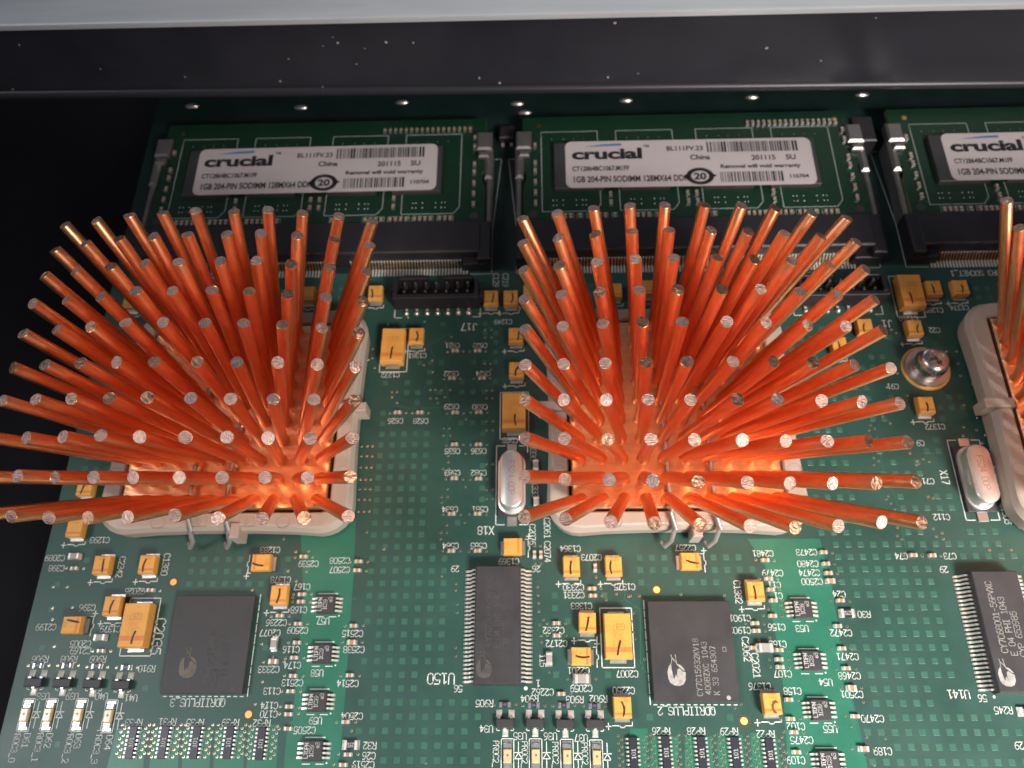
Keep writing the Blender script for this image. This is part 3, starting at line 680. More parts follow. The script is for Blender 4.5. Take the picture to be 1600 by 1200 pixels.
def bga(x, y, label, bright):
    o = thing('square_chip', label, 'chip', (x, y, 0), 0, 'large square black chips')
    m = MB(); m.box(0, 0, 0.35, 1.3, 13, 15, 'chip_black', ch=0.06); m.build('body', o)
    b = MB()
    for i in range(11):
        for j in (-6, 6): b.cyl(-5 + i, j * 1.12, 0.03, 0.36, 0.22, 0.22, 'solder', n=8)
    for j in range(13):
        for i in (-5.6, 5.6): b.cyl(i, -6 + j, 0.03, 0.36, 0.22, 0.22, 'solder', n=8)
    b.build('solder_balls', o)['kind'] = 'stuff'
    m = MB(); mk = 'chip_mark' if bright else 'chip_mark_mid'
    e = MB(); cypress(e, -2.75, -3.0, 1.33, 0, 1.308, mk); e.build('emblem', o)
    m2 = mk if bright else 'chip_mark_faint'
    for i, (t, yy) in enumerate((('CY7C15632KV18', -2.45), ('400BZXC 1043', -2.6), ('K 33 654307', -2.95))):
        stroke(m, t, 0.55 + i * 1.28, yy, PI / 2, 0.82, 1.308, m2, wd=0.085, adv=1.12)
    if bright: m.line([(4.7, .45), (5.2, .45), (5.2, -.2), (4.7, -.2), (4.7, .45)], .07, 1.308, mk)
    m.build('marking', o); e = MB(); e.disc(4.85, -6.9, 1.308, .32, m2); e.build('corner_dot', o); keepout(x, y, 15.5, 17.5)
bga(-46.28, -2.87, 'large square black chip with faint emblem, right of the print C2035', False)
bga(30.5, -3.99, 'large square black chip with clear pale lettering in the lower middle', True)
for cx, cy, sgn in ((-46.28, -2.87, 1), (30.5, -3.99, -1)):
    xx = cx + sgn * 6.95
    y0 = cy - 7.8
    k = 0
    while y0 < cy + 7.6:
        l = (1.2, 1.5, 0.9, 2.9, 1.4)[k % 5]; silk.seg((xx, y0), (xx, min(y0 + l, cy + 7.8)), .14, .045, 'silk'); y0 += l + .35; k += 1
    for k in range(13): silk.seg((cx - 6.4 + k * 1.02, cy - 7.85), (cx - 6.4 + k * 1.02 + .45, cy - 7.85), .13, .045, 'silk')

def msop(px, py, des, label):
    x, y = B(px, py, 1.0)
    o = thing('small_chip', label, 'chip', (x, y, 0), 0, 'small eight-leg chips')
    m = MB(); m.box(0, 0, 0.12, 1.0, 3.0, 3.0, 'chip_black', ch=0.07, tap=0.14); m.build('body', o)
    for sg in (-1, 1):
        for k in range(4):
            m = MB(); gull(m, sg * 1.46, (k - 1.5) * 0.65, sg, 0.30, 0.98, 0.5); m.build('lead', o)
    m = MB()
    for i, (t, yy) in enumerate((('LTDPN', 0.0), ('1C39', -0.05), ('e3', 0.75))): stroke(m, t, -0.95 + i * 0.82, yy, PI / 2, 0.60, 1.008, 'chip_print', wd=0.085)
    m.build('marking', o)
    silk.seg((x - 1.5, y + 1.85), (x + 1.5, y + 1.85), .16, .045, 'silk'); silk.seg((x - 1.6, y - 1.85), (x - .5, y - 1.85), .13, .045, 'silk'); silk.seg((x + .5, y - 1.85), (x + 1.6, y - 1.85), .13, .045, 'silk')
    silk.disc(x + 2.1, y - 1.7, .045, .13, 'silk'); keepout(x, y, 6.5, 4.6)
for px, py, d in ((509, 944, 'U57'), (503, 1021, 'U58'), (495, 1096, 'U59'), (488, 1173, ''), (1255, 951, 'U53'), (1269, 1032, 'U54'), (1283, 1109, 'U55'), (1297, 1190, '')):
    msop(px, py, d, 'small eight-leg chip above the print ' + d if d else ('small eight-leg chip below chip U59 at the lower edge' if px < 800 else 'small eight-leg chip below chip U55 at the lower edge'))

def res_array(px, py, label):
    x, y = B(px, py, 0.5)
    o = thing('resistor_array', label, 'resistor array', (x, y, 0), 0, 'slim black resistor arrays')
    m = MB(); m.box(0, 0, 0.08, 0.55, 1.15, 4.6, 'resistor_black', ch=0.05); m.build('body', o)
    lm = MB(); lm.box(0, 0, 0.015, 0.12, 0.62, 0.30, 'solder'); lm.box(0.0, 0, 0.1, 0.5, 0.26, 0.26, 'tin'); lm = lm.mesh('terminal')
    for sg in (-1, 1):
        for k in range(8): link('terminal', lm, o, (sg * 0.80, (k - 3.5) * 0.58, 0))
    m = MB(); stroke(m, '101', 0, 0, PI / 2, 0.60, 0.558, 'chip_print', wd=0.08, adv=1.15); m.build('marking', o)
    for sg in (-1, 1):
        for k in range(5):
            add_via(x + sg * 1.65, y + (k - 2) * 1.0); add_via(x + sg * 2.15, y + (k - 1.5) * 1.0)
    keepout(x, y, 5.6, 7)
for px, py, d in ((205, 1160, 'RP33'), (255, 1160, 'RP31'), (305, 1160, 'RP35'), (357, 1160, 'RP39'), (407, 1162, 'RP32'), (990, 1178, ''), (1041, 1176, 'RP26'), (1097, 1177, 'RP28'), (1150, 1178, 'RP29'), (1204, 1180, 'RP22')):
    res_array(px, py, 'slim black resistor array below the print ' + d if d else 'slim black resistor array below capacitor C2250')

def sot23(px, py, d, label):
    x, y = B(px, py, 1.0)
    o = thing('transistor', label, 'transistor', (x, y, 0), 0, 'three-leg transistors')
    m = MB(); m.box(0, 0, 0.1, 1.05, 2.9, 1.35, 'chip_black', ch=0.08, tap=0.14); m.build('body', o)
    for lx, sg in ((-.95, 1), (.95, 1), (0, -1)):
        m = MB(); h = .22
        P = [(0.6, .5), (.85, .5), (1.0, .12), (1.35, .1)]
        secs = [[(lx - h, sg * u, z), (lx + h, sg * u, z), (lx + h, sg * u, z + .14), (lx - h, sg * u, z + .14)] for u, z in P]
        if sg > 0: secs = [s[::-1] for s in secs]
        m.loft(secs, 'tin'); 
        m.loft([[(lx - .48, sg * 1.35 - .55, .02), (lx + .48, sg * 1.35 - .55, .02), (lx + .48, sg * 1.35 + .6, .02), (lx - .48, sg * 1.35 + .6, .02)], [(lx - .36, sg * 1.3 - .38, .30), (lx + .36, sg * 1.3 - .38, .30), (lx + .36, sg * 1.3 + .42, .20), (lx - .36, sg * 1.3 + .42, .20)]], 'tin')
        m.build('leg', o, smooth=True)
    for sg in (-1, 1): silk.line([(x + sg * .9, y - 1.0), (x + sg * 1.3, y - 1.0), (x + sg * 1.3, y - .8)], .12, .045, 'silk')
    keepout(x, y, 4.4, 4.8)
for px, py, d in ((51, 1066, 'U38'), (96, 1067, 'U39'), (143, 1068, 'U40'), (188, 1070, 'U41'), (789, 1130, 'U34'), (836, 1130, 'U35'), (883, 1131, 'U36'), (930, 1131, 'U37')):
    sot23(px, py, d, 'tiny black three-leg transistor above left of the print ' + d)

def led(px, py, label, sym):
    x, y = B(px, py)
    o = thing('indicator_lamp', label, 'LED', (x, y, 0), 0, 'clear indicator LEDs')
    m = MB(); m.box(0, 0, 0.1, 0.75, 1.25, 1.9, 'led_body', ch=0.12); m.build('lens', o)
    m = MB(); m.disc(0.05, 0.1, 0.757, .2, 'led_dot', n=8); m.build('die', o)
    for sg in (-1, 1):
        m = MB(); m.box(0, sg * 1.35, 0.08, 0.42, 1.2, 0.8, 'solder', ch=0.1); m.box(0, sg * 1.6, 0.02, 0.1, 1.35, 1.1, 'solder'); m.build('terminal', o)
    silk.line([(x - .95, y - 2.35), (x + .95, y - 2.35), (x + .95, y + 2.35), (x - .95, y + 2.35), (x - .95, y - 2.35)], .12, .045, 'silk')
    if sym:
        sx = x + 1.65
        silk.line([(sx, y - 1.9), (sx, y - .35)], .12, .045, 'silk'); silk.line([(sx, y + .45), (sx, y + 1.9)], .12, .045, 'silk'); silk.line([(sx - .6, y + .45), (sx + .6, y + .45)], .12, .045, 'silk')
        silk.line([(sx - .55, y - .4), (sx + .55, y - .4), (sx, y + .4), (sx - .55, y - .4)], .12, .045, 'silk')
    keepout(x + .5, y, 4.4, 5.4)
for k, (px, py) in enumerate(((41, 1117), (77, 1117), (124, 1117), (171, 1119), (793, 1181), (837, 1181), (886, 1182), (932, 1183))):
    led(px, py, 'clear indicator LED above the print D6%d' % (k + 1) if k < 4 else ('clear indicator LED below transistor U%d' % (30 + k)), True)

# ------------------------------------------------------------------ small chip capacitors and resistors
def chipcap(px, py, kind, label, vert=False, vias=2, grp=None):
    Lc, Wc, Hc, body = {'c': (1.05, .55, .5, 'ceramic'), 'c6': (1.75, .95, .8, 'ceramic_grey'), 'c8': (2.1, 1.3, 1.0, 'ceramic_grey'), 'ct': (1.25, .75, .6, 'ceramic'), 'r': (1.35, .75, .42, 'resistor_black'), 'rb': (2.0, 1.3, .5, 'resistor_black')}[kind]
    x, y = B(px, py, Hc * .6)
    nm, cat = ('chip_resistor', 'resistor') if kind[0] == 'r' else ('chip_capacitor', 'capacitor')
    o = MB()
    key = 'tin' if kind[0] == 'c' else 'solder'
    big = kind in ('c6', 'c8', 'rb', 'r')
    if big:
        t = thing(nm, label, cat, (x, y, 0), PI / 2 if vert else 0, grp)
        b = MB(); b.box(0, 0, 0.06, Hc, Lc * .62, Wc, body, ch=.04)
        if kind == 'r': b.rect(-.26, -.2, .26, .2, Hc + .006, 'resistor_top')
        b.build('body', t)
        if kind == 'rb': b = MB(); stroke(b, '2552', 0, 0, PI, 0.55, Hc + .008, 'chip_print', wd=.06, adv=.75); b.build('marking', t)
        for sg in (-1, 1):
            b = MB(); b.box(sg * Lc * .40, 0, 0.05, Hc + .02, Lc * .22, Wc + .03, 'tin' if kind != 'r' else 'solder', ch=.05); b.box(sg * Lc * .56, 0, 0.02, 0.12, Lc * .24, Wc * 1.05, 'solder'); b.build('terminal', t)
    else:
        o.box(0, 0, 0.06, Hc, Lc * .5, Wc, body, ch=.03)
        for sg in (-1, 1): o.box(sg * Lc * .37, 0, 0.05, Hc + .015, Lc * .27, Wc + .02, 'tin', ch=.04); o.box(sg * Lc * .58, 0, 0.02, 0.1, Lc * .26, Wc, 'solder')
        t = o.build(nm, None, False, (x, y, 0), PI / 2 if vert else 0); tag(t, label, cat, grp)
    for k in range(vias):
        sg = 1 if k == 0 else -1; d = Lc * .7 + .75
        if vert: add_via(x + rnd.uniform(-.1, .1), y - sg * d)
        else: add_via(x + sg * d, y + rnd.uniform(-.1, .1))
    keepout(x, y, *((Wc + .6, Lc + 1) if vert else (Lc + 1, Wc + .6)))
caps = {  # printed mark: (pixel of the part)
 'C626': (621, 644), 'C628': (656, 644), 'C629': (711, 644), 'C630': (748, 644), 'C635': (710, 694), 'C636': (747.5, 694), 'C583': (709.5, 747), 'C582': (747.5, 747.5),
 'C634': (705.5, 802.5), 'C581': (746, 802.5), 'C584': (705, 860.5), 'C585': (746, 860.5), 'C631': (711, 547.5), 'C633': (746, 547.5), 'C622': (706, 590.5), 'C624': (753, 590.5),
 'C2539': (474, 869.5), 'C2508': (560, 877), 'C2507': (558, 891), 'C2481': (1196, 875), 'C2473': (1287, 862.5), 'C2480': (1291, 880.5), 'C2474': (1295, 895), 'C2479': (1201.5, 904),
 'C24': (1314, 938), 'C156': (1208, 962), 'C1901': (1180, 973.5), 'C1902': (1182, 985.5), 'C2472': (1309.5, 978), 'C2471': (1316, 1013), 'C2468': (1323, 1044), 'C107': (1219.5, 1042),
 'C158': (1233, 1093), 'C102': (1236, 1123), 'C2475': (1241, 1144), 'C2470': (1337, 1119), 'C109': (1245, 1175), 'C74': (1427.5, 867), 'C73': (1457, 867.5), 'C2026': (235, 922),
 'C398': (115.5, 888), 'C2169': (157.5, 1017), 'C167': (471.5, 928.5), 'C168': (470, 940), 'C2236': (437, 962), 'C2509': (465.5, 974.5), 'C2515': (552.5, 977.7), 'C116': (464, 1004),
 'C174': (459.5, 1027.5), 'C2513': (458, 1056), 'C113': (454, 1080), 'C114': (452, 1104), 'C170': (450.5, 1116), 'C2514': (546.5, 1055), 'C2504': (540, 1128), 'C2505': (450, 1138.5),
 'C26': (543.5, 1179), 'C2519': (536, 1195), 'C2330': (925, 919.5), 'C2331': (926.5, 930.5), 'C2332': (869.5, 973.5), 'C2172': (870, 993), 'C2262': (877, 1084), 'C163': (1218, 1015.5), 'C112': (1500, 832) }
for d, (px, py) in caps.items():
    if d == 'C112': continue
    chipcap(px, py, 'c', 'tiny ceramic capacitor beside the print ' + d, grp='tiny ceramic capacitors')
for d, px, py, v in (('C2500', 1298, 907.5, 0), ('C2501', 1331, 1074.5, 0), ('C189', 1350, 1170, 0), ('C2538', 549.5, 1003.5, 0), ('C2333', 426.5, 1033.5, 0)):
    chipcap(px, py, 'ct', 'small tan ceramic capacitor beside the print ' + d, bool(v), grp='tiny ceramic capacitors')
for lb, px, py in (('right of crystal X18, upper of two pale ones', 837, 727), ('right of crystal X18, lower of two pale ones', 838, 785), ('right of crystal X17, upper one beside print C1143', 1553, 737), ('right of crystal X17, lower one beside print C1305', 1561, 766)):
    chipcap(px, py, 'c6', 'pale ceramic capacitor ' + lb, True, 0, 'ceramic capacitors beside the crystals')
for lb, px, py in (('left one of two between the prints C2076 and C2074', 835, 866), ('right one of two between the prints C2076 and C2074', 845, 866), ('below the print C2073', 930, 887)):
    chipcap(px, py, 'c', 'tiny upright ceramic capacitor ' + lb, True, grp='tiny ceramic capacitors')
for lb, px, py in (('left of small chip U53, upper of two', 1204.5, 921), ('left of small chip U53, lower of two', 1209, 938), ('left of small chip U54, above print C107', 1218, 1030), ('between the prints C2062 and C2021', 1177.5, 1012)):
    chipcap(px, py, 'c', 'tiny ceramic capacitor ' + lb, grp='tiny ceramic capacitors')
chipcap(428, 1006, 'c6', 'upright grey and white ceramic capacitor below the print C2077', True, 1)
chipcap(858, 1029, 'c6', 'upright grey ceramic capacitor right of chip U150 beside the print C115', True, 1)
chipcap(909, 1060.5, 'c8', 'grey ceramic capacitor above the print C2059', False, 2)
chipcap(1196, 1012, 'c8', 'square grey ceramic capacitor right of the print C2062', False, 0)
chipcap(156, 996, 'c6', 'ceramic capacitor beside the print C2005', False, 0)
chipcap(116, 869, 'c6', 'ceramic capacitor beside the print C2089', False, 0)
chipcap(1324, 958, 'rb', 'black chip resistor marked with four digits beside the print R30', False, 0)
chipcap(548, 1164, 'rb', 'black chip resistor beside the print R32', False, 0)
chipcap(1604, 1112, 'rb', 'chip resistor cut off at the right edge beside the print R245', False, 0)
for d, px, py in (('R906', 59, 1040), ('R908', 105, 1040), ('R909', 151, 1041), ('R910', 197, 1043), ('R905', 789, 1101), ('R904', 834, 1102), ('R903', 881, 1102), ('R902', 929, 1103)):
    chipcap(px, py, 'r', 'tiny black chip resistor next to the print ' + d, False, 2, 'tiny chip resistors above the transistors')

# ------------------------------------------------------------------ crystals, headers, screw
def crystal(px, py, d, label):
    x, y = B(px, py, 0)
    o = thing('crystal', label, 'crystal', (x, y, 0), 0, 'silver quartz crystals')
    m = MB(); m.box(0, 0, 0.1, 0.7, 4.9, 11.6, 'chip_black', ch=.1); m.build('base', o)
    def st(w_, l_, z): 
        return [(p[0], p[1], z) for p in rrect(-w_ / 2, -l_ / 2, w_ / 2, l_ / 2, w_ / 2 - .05, 0, n=8)]
    m = MB(); m.loft([st(4.7, 11.1, .7), st(4.7, 11.1, 1.05), st(4.15, 10.5, 1.15), st(4.0, 10.3, 1.6), st(3.95, 10.2, 3.3), st(3.75, 10.0, 3.52), st(3.45, 9.7, 3.6)], 'crystal_steel'); cn = m.build('can', o, smooth=True)
    m = MB(); stroke(m, 'FS24.00P', 0, 0.1, CW, 1.05, 3.608, 'crystal_etch', wd=.09); m.build('engraving', cn)
    for sg in (-1, 1):
        m = MB(); m.box(0, sg * 6.5, 0.03, 0.28, 1.7, 1.7, 'solder', ch=.06); m.build('terminal', o)
    for sg in (-1, 1):
        silk.line([(x - 1.3, y + sg * 7.1), (x - 2.75, y + sg * 7.1), (x - 2.75, y)], .14, .045, 'silk'); silk.line([(x + 1.3, y + sg * 7.1), (x + 2.75, y + sg * 7.1), (x + 2.75, y + sg * 5.8)], .14, .045, 'silk')
    keepout(x, y, 7.5, 16)
crystal(800, 757, 'X18', 'silver oval crystal X18 left of the middle heat sink')
crystal(1520, 749, 'X17', 'silver oval crystal X17 near the right edge below the screw')

def header(cx, yf, label):
    o = thing('pin_header', label, 'header', (cx, yf, 0), 0, 'black fourteen-pin headers')
    m = MB(); Wh, Dh, Hh = 16.2, 5.0, 4.4
    m.box(0, Dh / 2, 0.25, 1.6, Wh, Dh, 'socket_black')
    m.box(0, 0.45, 1.6, Hh, Wh, 0.9, 'socket_black', ch=.08); m.box(-4.3, Dh - .4, 1.6, Hh, 5.6, .8, 'socket_black', ch=.08); m.box(4.3, Dh - .4, 1.6, Hh, 5.6, .8, 'socket_black', ch=.08)
    for sg in (-1, 1): m.box(sg * (Wh / 2 - .4), Dh / 2, 1.6, Hh, .8, Dh - 1.8, 'socket_black', ch=.08); m.box(sg * 4.3, Dh + .35, 0.6, 3.6, 3.6, .7, 'socket_black', ch=.2)
    for sg in (-1, 1): m.box(sg * (Wh / 2 + .4), 1.6, 0.6, 3.4, .8, 1.6, 'socket_black', ch=.1)
    m.build('shroud', o)
    pm = MB(); pm.box(0, 0, 1.5, 3.8, .5, .5, 'chip_black', ch=.06); pm.box(0, 0, 3.72, 3.98, .3, .3, 'gold'); pm = pm.mesh('contact_pin')
    fm = MB(); fm.box(0, -.35, .06, .22, .5, 1.1, 'tin'); fm.lathe(0, -.85, [(.55, .02), (.5, .2), (.3, .5), (.02, .6)], 'solder', n=12); fm = fm.mesh('solder_foot', True)
    for k in range(7):
        xx = (k - 3) * 2.0
        link('solder_foot', fm, o, (xx, 0, 0))
        for yy in (1.75, 3.6): link('contact_pin', pm, o, (xx, yy, 0))
    for sg in (-1, 1): silk.line([(cx + sg * 6.8, yf - 1.75), (cx + sg * 8.25, yf - 1.75), (cx + sg * 8.25, yf)], .14, .045, 'silk')
    keepout(cx, yf + 2.5, 19, 10)
header(-12.25, 58.7, 'black pin header J17 between the left and middle heat sinks')
header(63.6, 58.0, 'black pin header mostly hidden behind right pins of the middle heat sink')

sx, sy = B(1446, 576)
o = thing('mounting_screw', 'steel cross-head screw with washer near the upper right', 'screw', (sx, sy, 0))
m = MB(); m.lathe(0, 0, [(4.35, 0.02), (4.35, .07), (0.5, .08)], 'gold_ring', n=48); m.build('plated_ring', o, True)
m = MB(); m.lathe(0, 0, [(3.9, .1), (3.95, .35), (3.8, .75), (2.0, .8)], 'washer_steel', n=48); m.build('washer', o, True)
m = MB(); m.lathe(0, 0, [(2.75, .8), (2.8, 1.0), (2.8, 1.45), (2.4, 1.62), (2.45, 1.7)], 'screw_steel', n=40); m.build('lock_washer', o, True)
hd = MB(); N = 48
def hr(z, r): return [(r * math.cos(6.28319 * i / N), r * math.sin(6.28319 * i / N), z) for i in range(N)]
def cross(z, k):
    P = []
    for i in range(N):
        a = 6.28319 * i / N; c4 = abs(math.cos(2 * (a - .35)))
        r = k * (0.42 + 0.95 * max(0.0, (c4 - 0.45) / 0.55) ** 0.6); P.append((r * math.cos(a), r * math.sin(a), z))
    return P
hd.loft([hr(1.6, 2.6), hr(1.75, 2.85), hr(2.7, 2.85), hr(3.5, 2.65), hr(4.1, 2.25), hr(4.4, 1.75), cross(4.42, 1.1), cross(4.3, 1.0), cross(3.0, .5)], 'screw_steel')
hd.build('head', o, True); keepout(sx, sy, 10, 10)

# ------------------------------------------------------------------ printed marks on the board
for t, px, py in (('C1272', 610, 586), ('C1361', 652, 556), ('C1249', 786, 503), ('C631', 707, 540), ('C633', 750, 540), ('C622', 705, 584), ('C624', 755, 584), ('C626', 618, 658), ('C628', 657.5, 658),
 ('C629', 705.5, 635.5), ('C630', 750, 636), ('C635', 707, 705), ('C636', 748, 705), ('C583', 707, 739), ('C582', 748, 739), ('C634', 703, 796), ('C581', 750, 796), ('C584', 704, 853), ('C585', 748, 853),
 ('C1283', 422, 859.5), ('C2539', 482, 881), ('C2508', 531, 876), ('C2507', 531, 890.5), ('29', 711, 889), ('C255', 797, 688), ('C1364', 891, 857.5), ('C2073', 924, 871), ('C2257', 1071, 856), ('26', 838, 889),
 ('C1369', 795, 877.5), ('C2481', 1192, 865), ('C2473', 1260, 863), ('C2480', 1262, 881), ('C2474', 1264.5, 895), ('C2500', 1268.7, 909), ('C2479', 1207, 895.5), ('C11', 1210, 914), ('C1', 1216, 931), ('C24', 1311, 928.5),
 ('R30', 1350, 960), ('C156', 1213.5, 980), ('U53', 1253, 982), ('C1901', 1156, 966), ('C1902', 1156, 985), ('C2472', 1314, 989), ('C163', 1215, 1006.5), ('C2471', 1324, 1026), ('C2468', 1327, 1056), ('C2501', 1331, 1085),
 ('U54', 1290, 1066), ('C107', 1223, 1053), ('C158', 1238, 1080), ('C1376', 1187, 1072.5), ('C102', 1243.5, 1135), ('U55', 1297, 1139), ('C2475', 1252.5, 1156.5), ('C2470', 1363, 1123), ('RP22', 1196, 1147), ('RP29', 1139, 1143),
 ('C109', 1243.5, 1188), ('C189', 1379, 1174), ('56', 1535, 1091), ('R245', 1567.5, 1110), ('29', 1592, 1165), ('C91', 1395, 604), ('C1372', 1461, 667), ('C9', 1438, 692.5), ('C71', 1450, 752), ('C112', 1471, 808),
 ('C74', 1408, 869), ('C73', 1484, 869), ('29', 1474.5, 890), ('C1285', 1459, 485), ('C1374', 1499, 481), ('C1210', 1419, 497.5), ('C22', 1460, 516), ('C1293', 156, 844), ('C2089', 86, 872), ('C398', 88.5, 888), ('C2026', 211, 924),
 ('C396', 136.5, 949.5), ('C2199', 72, 980), ('C1379', 172.5, 983), ('C2005', 126, 1006), ('C2169', 126, 1017), ('R906', 63, 1030), ('R908', 108, 1030), ('R909', 153, 1030), ('R910', 229.5, 1045), ('U38', 67.5, 1088),
 ('U39', 113, 1088), ('U40', 159, 1088), ('U41', 205, 1090.5), ('RP33', 209, 1129), ('RP31', 262, 1128), ('RP35', 305, 1129), ('RP39', 360, 1129), ('RP32', 409, 1130), ('C1378', 438.5, 906), ('C167', 472, 917), ('C168', 467, 953),
 ('C2236', 432, 973), ('C2509', 465, 985), ('U57', 505, 970.5), ('C2077', 422, 989), ('C2515', 551, 990), ('C2538', 553, 1015), ('C116', 455, 1015), ('C2333', 420, 1046), ('C174', 457, 1039.5), ('U58', 495.5, 1051.5), ('C2513', 457, 1067),
 ('C113', 425, 1080), ('C114', 421, 1102.5), ('C170', 420, 1116), ('U59', 493, 1126), ('C2514', 543.5, 1068), ('C2504', 550, 1119), ('C2505', 476, 1141), ('R32', 578, 1165), ('C26', 576.5, 1181), ('C2519', 567.5, 1195), ('56', 716, 1076),
 ('R905', 757, 1099), ('U34', 760, 1139), ('C2330', 896, 918), ('C2331', 896.5, 930), ('C1375', 976, 917), ('C1383', 908.5, 947), ('C2332', 865, 985), ('C2172', 869.5, 1005.5), ('C2201', 904, 1048), ('C2059', 908, 1075.5),
 ('C2007', 980, 1053), ('C2262', 848, 1081.5), ('R904', 827.5, 1092), ('R903', 898, 1093), ('R902', 935, 1092), ('C2250', 974.5, 1079), ('U35', 812.5, 1150), ('U36', 860, 1150.5), ('U37', 908, 1153), ('RP26', 1033, 1142.5), ('RP28', 1087.5, 1142.5), ('1', 841, 1068)):
    text(t, px, py)
for t, px, py, h in (('J17', 733, 511, 1.45), ('X18', 759, 829, 1.35), ('U150', 689, 1060.5, 1.55), ('U141', 1497.5, 1085, 1.2), ('QDRIIPLUS_2', 1072.5, 1111, 1.12), ('QDRIIPLUS_3', 309, 1098, 1.12), ('DDR3 SOCKET_1', 1527, 427, 1.1), ('J1', 1386, 506, 1.4)):
    text(t, px, py, DN, h, adv=1.0)
for t, px, py, h in (('C129', 775, 438, 1.1), ('C219', 790, 438, 1.1), ('C333C', 833, 705, 1.0), ('C1333', 836, 762, 1.0), ('C2076', 832, 835, 1.0), ('C2061', 855, 825, 1.0), ('C2074', 855.5, 862, 1.0), ('C1382', 1153, 925, 1.05), ('C2062', 1166, 1014, 1.05), ('C2021', 1181, 1040, 1.05),
 ('X17', 1476, 746, 1.2), ('C1143', 1554, 715, 1.0), ('C1305', 1571, 803, 1.0), ('C2342', 189, 886, 1.0), ('C1380', 259, 882, 1.05), ('C2035', 247.5, 994, 1.6), ('D61', 41, 1157, 1.0), ('D62', 76, 1157, 1.0), ('D63', 122, 1158, 1.0), ('D64', 170, 1160, 1.0),
 ('PROC3_0', 24, 1165, .95), ('PROC3_1', 60, 1164, .95), ('PROC3_2', 107, 1166, .95), ('PROC3_3', 152, 1167, .95), ('PROC2_', 775, 1178, .86), ('PROC2_', 820, 1179, .86), ('PROC2_', 868, 1180, .86), ('PROC2_', 914, 1181, .86), ('115', 848, 1032, .9)):
    text(t, px, py, CW, h)
silk.disc(*B(821.5, 1075.5), .045, .30, 'silk'); silk.disc(*B(1553, 1089), .045, .2, 'silk')
o = silk.build('silkscreen', board); o['kind'] = 'stuff'

# fiducials
for px, py in ((271, 909.5), (388.3, 1116.3), (1026, 921.5), (1162.5, 1126.5)):
    x, y = B(px, py); m = MB(); m.disc(x, y, .02, .98, 'fiducial_ring', 24); m.disc(x, y, .035, .55, 'fiducial_copper', 20); m.build('fiducial', board); keepout(x, y, 2.6, 2.6)
# square copper dots under the mask
m = MB(); GX, GY, GP = -19.26, 31.1, 2.03
drops = random.Random(3)
def inside(x, y, poly):
    r = False; j = len(poly) - 1
    for i in range(len(poly)):
        if (poly[i][1] > y) != (poly[j][1] > y) and x < (poly[j][0] - poly[i][0]) * (y - poly[i][1]) / (poly[j][1] - poly[i][1]) + poly[i][0]: r = not r
        j = i
    return r
PO = [[B(*p) for p in q] for q in pours]
for i in range(-30, 60):
    for j in range(-30, 32):
        x, y = GX + i * GP, GY + j * GP
        if x < EX + 2 or y > 64: continue
        if any(a - .6 < x < c + .6 and b - .6 < y < d + .6 for a, b, c, d in keep): continue
        if any(inside(x + ox, y + oy, P) for P in PO for ox, oy in ((0, 0), (.9, 0), (-.9, 0), (0, .9), (0, -.9))): continue
        # via fields left of the long chip and the left border carry few squares
        p = 1.0
        if -13 < x < -4 and y > 14: p = 0.10
        if x < -52 and y < 14: p = 0.28
        if 60 < x < 84 and y > 14: p = 0.45
        if -30 < x < -4 and y > 34: p = 0.45
        if drops.random() > p: continue
        h = .47; m.loft([[(x - h, y - h, .004), (x + h, y - h, .004), (x + h, y + h, .004), (x - h, y + h, .004)], [(x - h + .03, y - h + .03, .022), (x + h - .03, y - h + .03, .022), (x + h - .03, y + h - .03, .022), (x - h + .03, y + h - .03, .022)]], 'soldermask_dot', cap0=False)
o = m.build('copper_dots', board); o['kind'] = 'stuff'
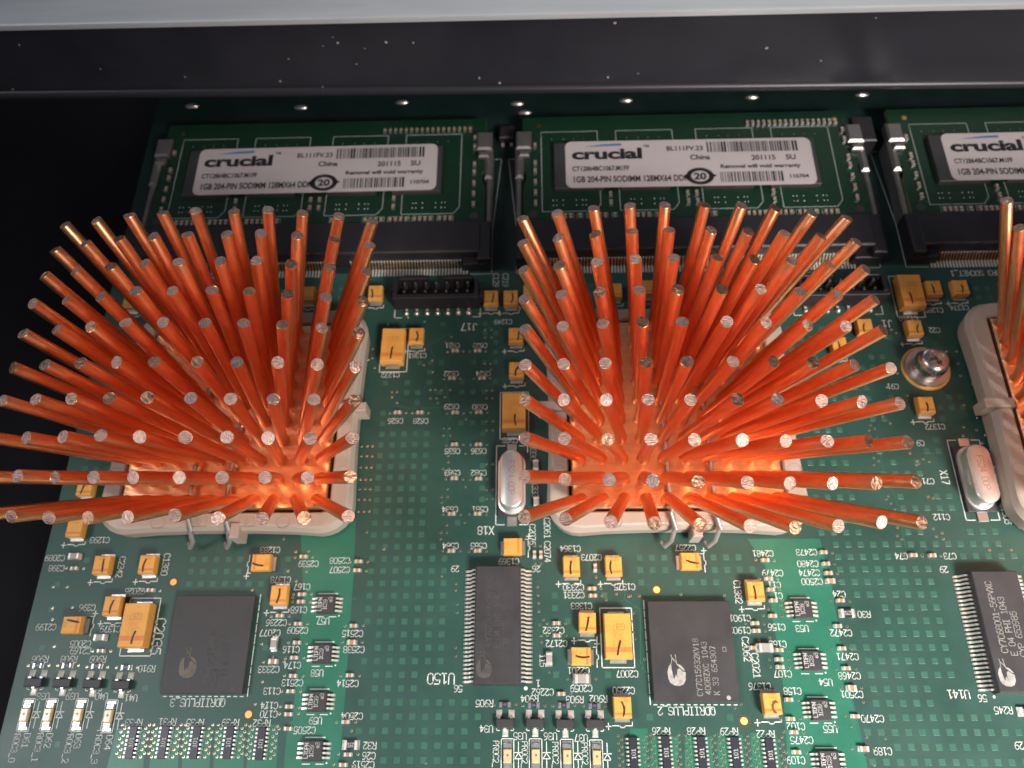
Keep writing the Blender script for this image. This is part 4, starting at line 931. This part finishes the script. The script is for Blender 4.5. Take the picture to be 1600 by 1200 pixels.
# vias
for k, yy in enumerate((697, 712.5, 730, 749, 764, 780.5, 799)):
    for xx in (556, 565, 574, 582): add_via(*B(xx - k * .9, yy))
for px, py in ((612, 612), (620, 612), (612, 620), (620, 629), (672, 609), (680, 609), (690, 609), (703, 609), (672, 622), (682, 622), (695, 620), (684, 629), (760, 610), (769, 610), (760, 622), (769, 622), (760, 658), (770, 658), (760, 672), (770, 672),
 (693, 669), (702, 669), (693, 680), (703, 680), (700, 712), (700, 722), (692, 732), (701, 732), (760, 725), (770, 725), (699, 764), (690, 776), (699, 776), (690, 785), (698, 820), (689, 832), (698, 832), (688, 842), (760, 765), (770, 765), (760, 779), (770, 779), (728, 655), (727, 708), (727, 760), (726, 816),
 (573, 831), (443, 842), (600, 858), (705, 535), (705, 526), (696, 534), (740, 514), (758, 515), (768, 515), (758, 527), (768, 527), (582, 545), (581, 559), (585, 574), (575, 562), (606, 506), (637, 495), (663, 502), (675, 563), (662, 570), (757, 568), (766, 568), (767, 577), (676, 581),
 (1379, 650), (1391, 661), (1360, 664), (1367, 669), (1358, 672), (1415, 697), (1422, 708), (1433, 720), (1365, 715), (1373, 720), (1365, 726), (1432, 726), (1443, 717), (1452, 721), (1430, 742), (1450, 776), (1458, 778), (1388, 775), (1385, 780), (1392, 786), (1398, 796), (1402, 824), (1402, 837), (1409, 842), (1458, 826), (1463, 838), (1472, 833), (1474, 842), (1506, 633), (1526, 634), (1536, 634), (1525, 644), (1528, 653), (1506, 667), (1526, 672), (1549, 669), (1550, 678), (1540, 680), (1536, 692), (1505, 681), (1546, 859), (1580, 859), (1593, 824),
 (1402, 583), (1386, 605), (1418, 618), (1350, 599), (1497, 568), (1501, 587), (1495, 549), (1479, 549), (1520, 600), (1393, 515), (1400, 520), (1384, 527), (849, 968), (840, 917), (841, 930), (842, 942), (842, 955), (843, 976), (846, 993), (846, 1003), (712, 912), (712, 922), (714, 944), (714, 957), (712, 1012), (712, 1025), (999, 931), (982, 932), (963, 928), (947, 937), (989, 958), (987, 971), (989, 988), (992, 998), (1007, 1030), (985, 931), (1064, 929), (1132, 930), (1148, 1106), (1158, 1100), (1186, 1000), (1203, 996), (1225, 952), (1220, 945), (1200, 952), (1383, 1154), (1366, 1195), (1354, 1152), (1349, 1097), (1330, 1135), (1308, 1136), (83, 917), (105, 917), (82, 950), (113, 949), (82, 968), (85, 1010), (394, 922), (409, 1006), (410, 1065), (399, 1100), (414, 1106), (462, 862), (482, 861), (450, 892), (479, 893), (463, 908), (457, 933), (552, 1117), (549, 1142), (665, 1192), (690, 900)):
    add_via(*B(px, py))
for (x, y) in VIAS:
    if x < EX + 1: continue
    via.cyl(x, y, 0.01, 0.05, .24, .20, 'via_gold', n=10); via.disc(x - .03, y + .05, .054, .14, 'soldermask', n=8)
o = via.build('vias', board); o['kind'] = 'stuff'
# faint tracks
m = MB()
for pts in ([(697, 600), (700, 625), (712, 640), (700, 660), (697, 700), (700, 720)], [(615, 633), (640, 638), (690, 637)], [(1370, 680), (1380, 735), (1400, 780), (1415, 855)], [(978, 922), (975, 935), (988, 945), (1000, 952), (1001, 1040), (1010, 1052)], [(680, 560), (668, 540), (705, 520)], [(541, 935), (556, 936)], [(1280, 951), (1298, 951), (1304, 944)], [(1313, 1000), (1330, 1085), (1352, 1180), (1356, 1215)], [(1296, 900), (1313, 1000)], [(1308, 1100), (1332, 1100)]):
    m.line([B(*p) for p in pts], .16, .012, 'trace')
o = m.build('tracks', board); o['kind'] = 'stuff'
